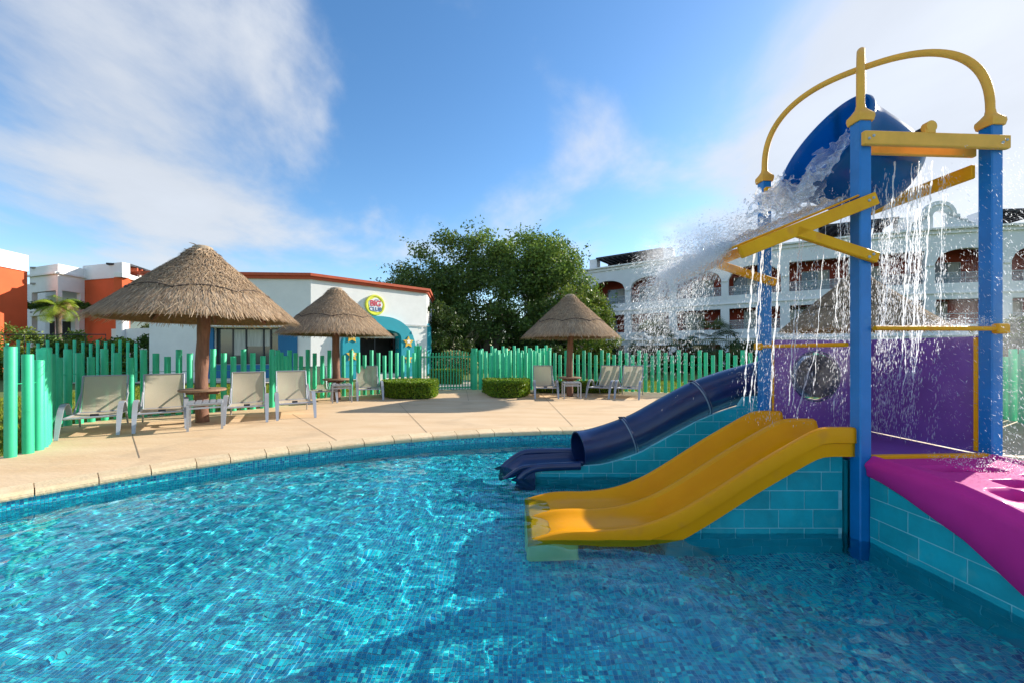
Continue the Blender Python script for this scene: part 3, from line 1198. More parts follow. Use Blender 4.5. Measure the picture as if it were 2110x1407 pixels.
K = [rel(p) for p in ((-16.9, 18.55), (-9.6, 19.0), (-5.06, 23.7), (-5.65, 28.0), (-17.2, 28.5))]
ZR = 4.95
M1, L1 = wall_matrix(K[0], K[1])
M2, L2 = wall_matrix(K[1], K[2])
M3, L3 = wall_matrix(K[2], K[3])
bx0 = L1 * (1 - (-11.06 + 9.6) / -7.3)
wx0, wx1 = L1 * (16.9 - 13.99) / 7.3, L1 * (16.9 - 11.06) / 7.3
b = MB()
facade_panel(b, L1, 0, ZR, [(wx0, wx1, .92, 2.62, 0)], .30, M1)
b.build('wall', M_WHITE, club)
b = MB()
px0, px1 = 2.29, 4.67
facade_panel(b, L2, 0, ZR, [(px0, px1, .1, 2.35, .35)], .35, M2)
b.build('wall', M_WHITE, club)
b = MB()
facade_panel(b, L3, 0, ZR, [], .3, M3)
M4, L4 = wall_matrix(K[3], K[4])
facade_panel(b, L4, 0, ZR, [], .3, M4)
M5, L5 = wall_matrix(K[4], K[0])
facade_panel(b, L5, 0, ZR, [], .3, M5)
b.build('wall', M_WHITE, club)


def offset_poly(pts, d):
    out = []
    n = len(pts)
    for i in range(n):
        p0, p1, p2 = Vector(pts[i - 1]), Vector(pts[i]), Vector(pts[(i + 1) % n])
        e1, e2 = (p1 - p0).normalized(), (p2 - p1).normalized()
        n1, n2 = Vector((e1.y, -e1.x)), Vector((e2.y, -e2.x))
        m_ = (n1 + n2).normalized()
        out.append(tuple(p1 + m_ * d / max(.3, m_.dot(n1))))
    return out


b = MB()
poly_slab(b, offset_poly(K, .10), ZR, ZR + .14)
rf = b.build('roof_edge', M_REDTRIM, club)
b = MB()
poly_slab(b, offset_poly(K, .20), ZR + .14, ZR + .27)
b.build('roof_edge', M_REDTRIM, club)
b = MB()
poly_slab(b, offset_poly(K, .02), .0, .32)
b.build('plinth', mat('plinth_white', (.70, .68, .64), .9, var=.1, scale=3), club)
# window with dark frame, blinds, blue surround
fr_ = MB()
for xx in (wx0 + .03, wx0 + .75, wx0 + 1.35, wx0 + 2.15, wx1 - .45, wx1 - .03):
    fr_.box((xx, .16, 1.77), (.06, .06, 1.70), M1)
fr_.box(((wx0 + wx1) / 2, .16, 2.59), (wx1 - wx0, .06, .06), M1).box(((wx0 + wx1) / 2, .16, .95), (wx1 - wx0, .06, .06), M1)
win = fr_.build('window', M_METAL, club)
for a, c in ((wx0 + .06, wx0 + .72), (wx0 + .78, wx0 + 1.32), (wx0 + 1.38, wx0 + 2.12), (wx0 + 2.18, wx1 - .48), (wx1 - .42, wx1 - .06)):
    MB().box(((a + c) / 2, .18, 1.77), (c - a, .02, 1.62), M1).build('pane', M_GLASS, win)
for a, c, zb in ((wx0 + .70, wx0 + 1.34, 1.35), (wx0 + 1.38, wx0 + 2.13, 1.78), (wx0 + 2.18, wx1 - .5, 1.78)):
    MB().box(((a + c) / 2, .165, (zb + 2.55) / 2), (c - a - .02, .004, 2.55 - zb), M1).build('blind', M_CURTAIN, win)
MB().box(((wx0 + wx1) / 2, .9, 1.6), (wx1 - wx0 + .4, .02, 2.4), M1).build('room_back', M_DARKIN, win)
for a, c in ((wx0 - .45, wx0 - .0), (wx1 + .0, wx1 + .85)):
    MB().box(((a + c) / 2, -.03, 1.45), (c - a, .12, 2.36), M1).build('blue_surround', M_BLUEP, club)
MB().box(((wx0 + wx1) / 2, -.028, .60), (wx1 - wx0, .11, .62), M1).build('blue_surround', M_BLUEP, club)
MB().box(((wx0 + wx1) / 2 + .2, -.15, 2.70), (wx1 - wx0 + 1.4, .40, .09), M1).build('window_hood', M_WHITE, club)
# teal portal with arched outline
ox0, ox1 = 1.40, 5.56
arc = []
for i in range(25):
    t = i / 24
    xx = ox0 + (ox1 - ox0) * t
    q = 2 * t - 1
    arc.append((xx, 2.0 + 1.40 * (max(0, 1 - abs(q) ** 2.4)) ** .62))
inn = []
for i in range(19):
    t = i / 18
    xx = px0 + (px1 - px0) * t
    inn.append((xx, 2.35 + .35 * math.sqrt(max(0, 1 - (2 * t - 1) ** 2))))
outer = [(ox0, .12)] + arc + [(ox1, .12)]
inner = [(px0, .12)] + inn + [(px1, .12)]
pb = MB()
# strips between outer and inner outline
res = 40


def along(poly, t):
    Ls = [0]
    for p, q in zip(poly, poly[1:]):
        Ls.append(Ls[-1] + math.hypot(q[0] - p[0], q[1] - p[1]))
    s = Ls[-1] * t
    for i in range(len(poly) - 1):
        if Ls[i + 1] >= s:
            f = (s - Ls[i]) / max(1e-9, Ls[i + 1] - Ls[i])
            return (poly[i][0] + (poly[i + 1][0] - poly[i][0]) * f, poly[i][1] + (poly[i + 1][1] - poly[i][1]) * f)
    return poly[-1]


for i in range(res):
    o0, o1, i0, i1 = along(outer, i / res), along(outer, (i + 1) / res), along(inner, i / res), along(inner, (i + 1) / res)
    yf = -.28
    pb.add([(o0[0], yf, o0[1]), (o1[0], yf, o1[1]), (i1[0], yf, i1[1]), (i0[0], yf, i0[1])], [(0, 1, 2, 3)], False, M2)
    pb.add([(o0[0], yf, o0[1]), (o0[0], .01, o0[1]), (o1[0], .01, o1[1]), (o1[0], yf, o1[1])], [(0, 1, 2, 3)], False, M2)
    pb.add([(i0[0], yf, i0[1]), (i1[0], yf, i1[1]), (i1[0], .36, i1[1]), (i0[0], .36, i0[1])], [(0, 1, 2, 3)], False, M2)
pb.build('portal', M_TEAL, club)
MB().box(((px0 + px1) / 2, 1.8, 1.4), (3.4, .05, 2.9), M2).build('lobby_back', M_DARKIN, club)
for xx in (px0 + .04, px0 + 1.19, px1 - .04):
    MB().box((xx, .5, 1.2), (.06, .06, 2.2), M2).build('door_frame', M_METAL, club)
MB().box(((px0 + px1) / 2, .5, 2.33), (px1 - px0, .10, .14), M2).build('door_frame', M_WHITE, club)
MB().box((.55, -.02, 1.62), (1.1, .34, 3.1), wall_matrix(K[2], K[3])[0], bevel=.15).build('teal_buttress', M_TEAL, club)
MB().box(((ox1 + L2) / 2 - .5, -.06, 3.02), (2.2, .05, .03), M2).build('cable_conduit', M_RAIL, club)
cb_ = MB().box((5.9, -.30, 2.86), (.10, .34, .11), M2)
cb_.build('camera_housing', M_WHITE, club)
# small plain stars on the portal piers
for (sx, sz, r, m_) in ((1.86, 2.28, .34, M_STAR), (1.88, 1.35, .33, M_STAR), (5.10, 2.05, .34, M_STAR), (5.10, 1.12, .28, M_STAR)):
    pts = []
    for i in range(10):
        a = PI / 2 + 2 * PI * i / 10
        rr = r if i % 2 == 0 else r * .48
        pts.append((sx + rr * math.cos(a), sz + rr * math.sin(a)))
    st = MB().prism(pts, -.325, -.282, M2).build('star', m_, club)
    st2 = MB().prism([(sx + (p - sx) * .45, sz + (q - sz) * .45 + .04) for p, q in pts], -.34, -.326, M2).build('star_middle', M_SIGNW, st)


def text_mesh(txt, size, name, m, parent, M, depth=.02, spacing=1.0, bold=.0):
    cu = bpy.data.curves.new('lettering', 'FONT')
    cu.body = txt
    cu.size = size
    cu.align_x = 'CENTER'
    cu.align_y = 'CENTER'
    cu.extrude = depth
    cu.offset = bold
    cu.space_character = spacing
    to_ = bpy.data.objects.new('lettering', cu)
    C.objects.link(to_)
    dg = bpy.context.evaluated_depsgraph_get()
    me = bpy.data.meshes.new_from_object(to_.evaluated_get(dg))
    bpy.data.objects.remove(to_)
    me.materials.clear()
    me.materials.append(m)
    me.name = name
    o = bpy.data.objects.new(name, me)
    C.objects.link(o)
    o.parent = parent
    o.matrix_local = M
    return o


SG = M2 @ Matrix.Translation((3.22, -.06, 3.98))
sg_loc = Matrix.Translation(CO) @ SG
sign = thing('round_sign', 'round lime-green sign with red BIG and blue CLUB lettering on the white club wall', 'sign', sg_loc.translation, math.atan2(M2[1][0], M2[0][0]))
RX = Matrix.Rotation(R(90), 4, 'X')
MB().lathe([(.0, -.055), (.50, -.055), (.545, -.03), (.555, .03), (.53, .075), (.46, .075), (.44, .05), (.0, .05)], 48, RX, cap=False).build('sign_rim', M_SIGNY, sign)
bl = []
for i in range(40):
    a = 2 * PI * i / 40
    rr = .39 + .025 * math.sin(5 * a + .6)
    bl.append((rr * math.cos(a), rr * math.sin(a) * .95))
MB().prism(bl, -.062, -.045).build('sign_face', M_SIGNW, sign)
text_mesh('BIG', .42, 'lettering', M_SIGNR, sign, Matrix.Translation((0.0, -.070, .075)) @ RX, .008, .95, .008)
text_mesh('CLUB', .30, 'lettering', M_SIGNB, sign, Matrix.Translation((.0, -.070, -.225)) @ RX, .008, .95, .002)
MB().prism([(-.04, .268), (.04, .262), (.18, .268), (.18, .292), (.08, .296), (-.03, .288)], -.076, -.062).build('small_mark', M_SIGNB, sign)

# ---- orange hotel wing on the left
wing = thing('hotel_wing', 'orange and white two-storey hotel wing with stacked balconies behind the shrubs', 'building', (-34, 30, 0))
WO = Vector((-34, 30, 0))


def wbox(name, c, size, m, rz=0.0, bev=0.0, parent=wing):
    M = Matrix.Translation(Vector(c) - WO) @ Matrix.Rotation(rz, 4, 'Z')
    return MB().box((0, 0, 0), size, bevel=bev).build(name, m, parent, M)


def pw(px, d):
    return at_px(px, d)


def wall_run(name, p, q, z0, z1, m, th=.5, parent=wing, org=WO):
    M, L = wall_matrix((p[0] - org.x, p[1] - org.y), (q[0] - org.x, q[1] - org.y))
    return MB().box((L / 2, th / 2, (z0 + z1) / 2), (L, th, z1 - z0), M).build(name, m, parent)


# lit gable facing the sun
A1, A2 = (pw(-40, 25.3), 25.3), (pw(57, 28.2), 28.2)
wall_run('orange_wall', A1, A2, 0, 7.15, M_ORANGE)
wall_run('roof_parapet', (A1[0] + .08, A1[1]), (A2[0] + .08, A2[1]), 7.15, 8.30, M_GREYWHITE, .5)
# balcony bay: two faces
B0, B1, B2, B3 = (pw(57, 30.7), 30.7), (pw(62, 30.2), 30.2), (pw(120, 28.8), 28.8), (pw(175, 30.6), 30.6)
for p, q in ((B1, B2), (B2, B3)):
    M, L = wall_matrix((p[0] - WO.x, p[1] - WO.y), (q[0] - WO.x, q[1] - WO.y))
    b = MB()
    facade_panel(b, L, 4.5, 7.85, [(.28, L - .28, 4.85, 5.95, 0)], .3, M)
    facade_panel(b, L, 0, 4.5, [(.28, L - .40, 1.2, 4.15, 0)], .3, M)
    b.build('balcony_wall', M_WHITE, wing)
    MB().box((L / 2, -.06, 7.2), (L + .05, .2, .16), M).build('cornice', M_WHITE, wing)
    MB().box((L / 2, -.04, 4.32), (L - .1, .12, .30), M).build('planter', M_WHITE, wing)
bm_ = Vector(((B1[0] + B3[0]) / 2, (B1[1] + B3[1]) / 2))
bd = (Vector(B3) - Vector(B1))
ba = math.atan2(bd.y, bd.x)
wbox('balcony_back', (bm_.x - .3, bm_.y + 1.2, 3.9), (bd.length - .2, .1, 7.6), M_GREYWHITE, ba)
for zz_ in (6.6, 4.45, 7.8):
    wbox('balcony_slab', (bm_.x - .1, bm_.y + .35, zz_), (bd.length - .9, 1.5, .12), mat('slab_grey', (.30, .29, .28), .9, var=.1, scale=3), ba)
wbox('balcony_door', (bm_.x - 1.0, bm_.y + 1.1, 2.6), (1.5, .06, 2.6), M_DARKIN, ba)
wbox('balcony_door', (bm_.x + 1.0, bm_.y + 1.1, 2.6), (1.5, .06, 2.6), M_DARKIN, ba)
wall_run('orange_wall', (pw(173, 30.8), 30.8), (pw(252, 29.6), 29.6), 0, 7.0, M_ORANGE)
wall_run('roof_parapet', (pw(171, 30.7), 30.7), (pw(252, 29.4), 29.4), 7.0, 8.1, M_GREYWHITE)
wall_run('orange_wall', (pw(252, 29.6), 29.6), (pw(345, 35.5), 35.5), 0, 7.0, M_ORANGE)
wall_run('roof_parapet', (pw(253, 29.4), 29.4), (pw(345, 35.2), 35.2), 7.0, 7.35, M_WHITE)
wall_run('window_band', (pw(268, 30.2), 30.2), (pw(330, 34.2), 34.2), 2.6, 4.2, M_GLASS, .1)
wall_run('terrace_wall', (pw(230, 27), 27), (pw(322, 26), 26), 0, 3.05, M_WHITE, .35)
wbox('terrace_pier', (pw(250, 26.6), 26.7, 2.9), (.5, .5, 1.6), M_WHITE, bev=.05)
# pergola with tiled slats on the roof
pg0, pg1 = Vector((pw(250, 30), 30)), Vector((pw(330, 35), 35))
for i in range(9):
    p = pg0.lerp(pg1, (i + .5) / 9)
    wbox('pergola_tile', (p.x, p.y, 8.02 - .0 * i), (1.15, 1.5, .14), M_DARKROOF, math.atan2(pg1.y - pg0.y, pg1.x - pg0.x))
    wbox('pergola_beam', (p.x, p.y + .1, 7.80 - .0 * i), (.16, 1.6, .22), M_REDTRIM, math.atan2(pg1.y - pg0.y, pg1.x - pg0.x))
for i in range(3):
    p = pg0.lerp(pg1, (i + .3) / 3)
    wbox('pergola_post', (p.x, p.y, 7.5), (.2, .2, .5), M_WHITE)
wbox('roof_block', (pw(120, 36), 37, 3.5), (22, 9, 7), M_GREYWHITE)

# ---- hotel on the right: curved, three storeys, arched loggias
hotel = thing('hotel_building', 'white three-storey hotel with arched red loggias and dark roof pergolas', 'building', (21, 36, 0))
HO = Vector((21, 36, 0))
HP = [Vector(p) for p in ((1.5, 50.5), (6.0, 46.8), (11.3, 42.6), (16.2, 38.9), (21.0, 35.6), (25.3, 32.8), (29.6, 30.7), (33.5, 29.4), (38, 28.6), (45, 28.4))]
hp = resample(catmull(HP, 10), 4.62)


def hotel_bay(i, p, q):
    M, L = wall_matrix((p.x - HO.x, p.y - HO.y), (q.x - HO.x, q.y - HO.y))
    arched = i not in (6, 7)
    a, c = .30, L - .30
    tops = [(2, 6.62, 8.15, 1.05), (1, 3.45, 5.45, 0), (0, .2, 2.25, 0)]
    b = MB()
    facade_panel(b, L, 5.75, 10.6, [(a, c, 6.62, 8.1 if arched else 9.1, 1.08 if arched else 0)], .45, M, 16)
    facade_panel(b, L, 2.62, 5.75, [(a + .05, c - .05, 3.55, 5.42, 0)], .45, M)
    facade_panel(b, L, 0, 2.62, [(a + .05, c - .05, .15, 2.2, 0)], .45, M)
    w_ = b.build('wall_bay', M_GREYWHITE, hotel)
    # cornice, slab lines, piers
    for zc, dp, hh_ in ((10.35, .16, .12), (10.66, .30, .14), (5.86, .13, .10), (2.72, .13, .10)):
        MB().box((L / 2, -dp / 2 + .02, zc), (L + .01, dp, hh_), M).build('moulding', M_WHITE, hotel)
    MB().box((0, -.02, 7.95), (.42, .14, .10), M).build('pier_capital', M_WHITE, hotel)
    for lev, zf, zt, h_ in ((2, 6.3, 9.6, 0), (1, 3.3, 5.6, 0), (0, .05, 2.4, 0)):
        lg = MB().box((L / 2, 2.3, (zf + zt) / 2), (L, .1, zt - zf), M).box((.05, 1.4, (zf + zt) / 2), (.12, 1.9, zt - zf), M).build('loggia_wall', M_REDWALL, hotel)
        MB().box((L / 2, 1.4, zf - .02 if lev else .02), (L, 1.9, .06), M).build('loggia_floor', M_PATH, hotel)
        MB().box((L / 2, 1.4, zt + .04), (L, 1.9, .06), M).build('loggia_ceiling', M_REDWALL, hotel)
        x0_ = .55 if (i + lev) % 2 else 1.4
        dw = 1.9
        hd = min(2.15, zt - zf - .25)
        d = MB().box((x0_ + dw / 2, 2.23, zf + hd / 2 + .05), (dw, .05, hd), M).build('glass_door', M_GLASS, hotel)
        fr2 = MB()
        for xx in (x0_, x0_ + dw / 2, x0_ + dw):
            fr2.box((xx, 2.19, zf + hd / 2 + .05), (.06, .05, hd), M)
        fr2.box((x0_ + dw / 2, 2.19, zf + hd + .05), (dw, .05, .07), M)
        fr2.build('door_frame', M_RAIL, d)
        MB().box((x0_ + dw * .78, 2.195, zf + hd / 2 + .05), (dw * .38, .02, hd - .1), M).build('curtain', M_CURTAIN, d)
        if lev:
            rl = MB()
            zr = (7.42 if lev == 2 else 4.35)
            zl = (6.62 if lev == 2 else 3.55)
            rl.box((L / 2, .22, zr), (c - a, .05, .05), M)
            rl.box((L / 2, .22, (zr + zl) / 2), (c - a, .03, .03), M)
            for k_ in range(3):
                rl.box((a + (c - a) * (k_ + 1) / 4, .22, (zr + zl) / 2), (.03, .03, zr - zl), M)
            rl.build('railing', M_RAIL, hotel)
            if lev == 2 or i % 2:
                gp = MB().box((L / 2, .25, (zr + zl) / 2), (c - a - .06, .015, zr - zl - .08), M)
                gp.build('railing_glass', mat('railing_glass', (.30, .38, .44), .15, alpha=.25), hotel)


for i in range(len(hp) - 1):
    hotel_bay(i, hp[i], hp[i + 1])
# roof slab and back
bk = [(p.x - HO.x, p.y - HO.y) for p in hp]
back = [(x + 5.5, y + 8) for x, y in reversed(bk)]
b = MB()
poly_slab(b, [(x + .2, y + .3) for x, y in bk] + back, 10.30, 10.55)
b.build('roof_slab', M_GREYWHITE, hotel)
b = MB()
for (x, y), (x2, y2) in zip(back, back[1:]):
    b.add([(x, y, 0), (x2, y2, 0), (x2, y2, 10.4), (x, y, 10.4)], [(0, 1, 2, 3)])
b.build('back_wall', M_GREYWHITE, hotel)
MB().add([(bk[0][0], bk[0][1], 0), (back[-1][0], back[-1][1], 0), (back[-1][0], back[-1][1], 10.6), (bk[0][0], bk[0][1], 10.6)], [(0, 1, 2, 3)]).build('side_wall', M_GREYWHITE, hotel)


def on_front(px, off=.8):
    """Point of the hotel front seen at that column, moved back by off."""
    best = min((abs((p.x / p.y) * 820 + 1055 - px), i) for i, p in enumerate(fine))[1]
    i = min(best, len(fine) - 2)
    d = (fine[i + 1] - fine[i]).normalized()
    return fine[i] + Vector((-d.y, d.x)) * off


fine = resample(catmull(HP, 10), .1)
for px0_, px1_ in ((1222, 1362), (1690, 1862), (2073, 2200)):
    p, q = on_front(px0_), on_front(px1_)
    M, L = wall_matrix((p.x - HO.x, p.y - HO.y), (q.x - HO.x, q.y - HO.y))
    MB().box((L / 2, 1.6, 12.0), (L, 3.4, .16), M).build('pergola_roof', M_DARKROOF, hotel)
    for k_ in range(int(L / .55)):
        MB().box((.3 + k_ * .55, 1.6, 11.84), (.10, 3.3, .16), M).build('pergola_rafter', M_DARKROOF, hotel)
    MB().box((L / 2, 3.2, 11.2), (L, .1, 1.4), M).build('pergola_back', mat('pergola_screen', (.06, .055, .065), .8, var=.3, scale=2), hotel)
    MB().box((-.45, .6, 11.3), (.9, .9, 1.4), M).build('roof_pier', M_GREYWHITE, hotel)
    MB().box((L + .45, .6, 11.3), (.9, .9, 1.4), M).build('roof_pier', M_GREYWHITE, hotel)
# stepped gable with a round head and a round opening
p, q = on_front(1862, .1), on_front(2012, .1)
M, L = wall_matrix((p.x - HO.x, p.y - HO.y), (q.x - HO.x, q.y - HO.y))
gp_ = [(0, 10.7), (0, 11.0), (.45, 11.0), (.45, 11.35), (.9, 11.35), (.9, 11.75), (1.25, 11.75)]
mid = L / 2
left = gp_ + [(mid - 1.05, 11.75), (mid - 1.05, 11.9)]
arc_ = [(mid + 1.05 * math.cos(PI - PI * k_ / 16), 11.75 + 1.1 * math.sin(PI - PI * k_ / 16)) for k_ in range(17)]
right = [(L - x, z) for x, z in reversed(gp_)]
outl = gp_ + arc_ + right
b = MB()
n_ = len(outl)
hole = [(mid + .36 * math.cos(PI - PI * k_ / (n_ - 1)), 11.75 + .36 * math.sin(PI - PI * k_ / (n_ - 1))) for k_ in range(n_)]
hole[0] = (mid - .36, 10.7)
hole[-1] = (mid + .36, 10.7)
for k_ in range(n_ - 1):
    for yy in (0, .35):
        b.add([(outl[k_][0], yy, outl[k_][1]), (outl[k_ + 1][0], yy, outl[k_ + 1][1]), (hole[k_ + 1][0], yy, hole[k_ + 1][1]), (hole[k_][0], yy, hole[k_][1])], [(0, 1, 2, 3)], False, M)
    b.add([(outl[k_][0], 0, outl[k_][1]), (outl[k_][0], .35, outl[k_][1]), (outl[k_ + 1][0], .35, outl[k_ + 1][1]), (outl[k_ + 1][0], 0, outl[k_ + 1][1])], [(0, 1, 2, 3)], False, M)
    b.add([(hole[k_][0], 0, hole[k_][1]), (hole[k_ + 1][0], 0, hole[k_ + 1][1]), (hole[k_ + 1][0], .35, hole[k_ + 1][1]), (hole[k_][0], .35, hole[k_][1])], [(0, 1, 2, 3)], False, M)
b.build('bell_gable', M_GREYWHITE, hotel)
MB().tube([(mid + .8 * math.cos(PI * k_ / 16), -.03, 11.75 + .82 * math.sin(PI * k_ / 16)) for k_ in range(17)], .05, 6, M=M).build('gable_ring', M_WHITE, hotel)

# ================================================================== PALAPAS


def thatch_mesh(name, ap, ez, Rr, n1, n2, seed):
    """Straw laid in courses on a cone: short butts above the rope, long hanging straw below."""
    r_ = np.random.default_rng(seed)
    Vs, Fs, Ts = [], [], []
    slope = (ap - ez)
    LIGHT = np.array([1.0, .95, .91]) * np.array([(.50, .365, .235), (.40, .285, .18), (.58, .44, .29), (.30, .21, .135), (.45, .345, .245), (.36, .29, .215)])

    def strands(t0, t1, n, ln, wid, lift, spread):
        t = np.sqrt(r_.uniform(t0 ** 2, t1 ** 2, n))
        a = r_.uniform(0, 2 * PI, n)
        l_ = ln * r_.uniform(.6, 1.35, n)
        w_ = wid * r_.uniform(.6, 1.5, n)
        da = r_.normal(0, spread, n)
        lf = r_.uniform(.2, 1, n) * lift
        rad, z = t * Rr, ap - slope * t ** 1.06
        cosA, sinA = np.cos(a), np.sin(a)
        ds = np.stack([cosA, sinA, np.full(n, -slope / Rr)], -1)
        ds /= np.linalg.norm(ds, axis=1)[:, None]
        tg = np.stack([-sinA, cosA, np.zeros(n)], -1)
        nrm = np.cross(tg, ds)
        nrm *= np.sign(nrm[:, 2])[:, None]
        d2 = ds * np.cos(da)[:, None] + tg * np.sin(da)[:, None]
        p0 = np.stack([rad * cosA, rad * sinA, z], -1) + nrm * .004
        p1 = p0 + d2 * (l_ * .55)[:, None] + nrm * (lf)[:, None]
        p2 = p0 + d2 * l_[:, None] + nrm * (lf * .9)[:, None]
        sd = np.cross(d2, nrm)
        hw = sd * w_[:, None] / 2
        v = np.stack([p0 - hw, p0 + hw, p1 + hw, p1 - hw, p2 + hw * .35, p2 - hw * .35], 1)
        o = sum(len(q) for q in Vs)
        Vs.append(v.reshape(-1, 3))
        bi = o + np.arange(n)[:, None] * 6
        Fs.append(np.concatenate([bi + np.array([[0, 1, 2, 3]]), bi + np.array([[3, 2, 4, 5]])], 0))
        c = LIGHT[r_.integers(0, len(LIGHT), n)] * r_.uniform(.72, 1.22, n)[:, None]
        Ts.append(np.concatenate([c, c * 1.05], 0))
    strands(.0, .73, n1, .085, .012, .026, .36)
    strands(.0, .14, n1 // 12, .16, .014, .05, .5)
    strands(.03, .70, n1 // 3, .15, .009, .036, .6)
    strands(.66, .90, n2, .34, .0125, .022, .15)
    strands(.80, .93, n2 // 2, .24, .011, .03, .28)
    return np.concatenate(Vs), np.concatenate(Fs), np.concatenate(Ts)


def make_palapa(label, scale, seed, loc, rz):
    ap, ez, Rr = 3.20, 1.90, 1.44
    root = thing('palapa', label, 'parasol', loc, rz, 'thatched palapas round the pool')
    pole = MB()
    pth, rad = [], []
    for i in range(14):
        z = 2.75 * i / 13
        pth.append((.018 * math.sin(z * 2.3 + seed), .014 * math.cos(z * 1.7 + seed), z))
        rad.append(.105 - .012 * i / 13 + .006 * math.sin(i * 2.1 + seed))
    pole.tube(pth, rad, 14).build('pole', M_WOOD, root)
    V_, F_, T_ = thatch_mesh('thatch', ap, ez, Rr, 15000, 10000, seed)
    th_ = npmesh('thatch', V_, F_, M_THATCH, T_, parent=root)
    th_['kind'] = 'stuff'
    # solid layer below the straw (seen between strands) and the underside with its poles
    cone = MB()
    prof = [(.001, ap - .03), (.12, ap - .04), (.16, ap - .13)] + [(Rr * t, ap - (ap - ez) * t ** 1.06 - .012) for t in (.12, .3, .5, .7, .85, .97)] + [(Rr * .97, ez - .07), (Rr * .90, ez + .02)]
    cone.lathe(prof, 48, cap=False).build('thatch_bed', mat('thatch_bed', (.30, .21, .13), .95, var=.35, scale=40, stretch=(1, 1, .3), bump=.6, bscale=60), root)
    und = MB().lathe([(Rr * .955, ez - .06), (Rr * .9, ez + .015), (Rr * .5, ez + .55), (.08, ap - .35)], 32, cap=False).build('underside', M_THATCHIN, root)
    for k_ in range(8):
        a = 2 * PI * k_ / 8 + .2
        MB().tube([(.09 * math.cos(a), .09 * math.sin(a), ap - .45), (Rr * .9 * math.cos(a), Rr * .9 * math.sin(a), ez - .03)], .03, 7).build('rafter', M_WOOD, root)
    rp = []
    nsc = 8
    for i in range(nsc * 14):
        a = 2 * PI * i / (nsc * 14)
        ph = (i % 14) / 14
        t = .735 - .055 * (1 - (2 * ph - 1) ** 2)
        rr, zz_ = Rr * t, ap - (ap - ez) * t ** 1.06
        rp.append(((rr + .018) * math.cos(a), (rr + .018) * math.sin(a), zz_ + .026))
    MB().tube(rp, .010, 6, closed=True).build('binding_rope', M_ROPE, root)
    MB().lathe([(.001, ap + .0), (.10, ap - .006), (.15, ap - .03), (.175, ap - .09), (.18, ap - .15)], 20, cap=False).build('crown_cap', mat('crown_straw', (.36, .27, .18), .95, var=.3, scale=30, stretch=(1, 1, .2), bump=.7, bscale=50), root)
    tb_ = MB().lathe([(.125, .565), (.345, .565), (.355, .575), (.355, .60), (.345, .607), (.125, .607)], 28, closed=True).build('table_ring', M_WOODTOP, root)
    MB().box((0, 0, .535), (.5, .08, .055)).box((0, 0, .534), (.08, .5, .055)).build('table_bracket', M_WOOD, root)
    root.scale = (scale,) * 3
    return root


make_palapa('largest thatched palapa with a table ring, between two pairs of loungers along the green fence', 1.055, 3, (-5.95, 7.66, DZ), .3)
make_palapa('thatched palapa in front of the white club doorway, between two loungers', .985, 8, (-4.97, 11.25, DZ), 1.1)
make_palapa('thatched palapa standing alone beside three loungers and a low hedge', .965, 12, (1.77, 12.15, DZ), 2.0)
make_palapa('thatched palapa beyond the purple panels of the play tower, inside the close-set fence', 1.0, 15, (8.10, 9.35, DZ), .7)

# ================================================================== LOUNGERS, TABLES


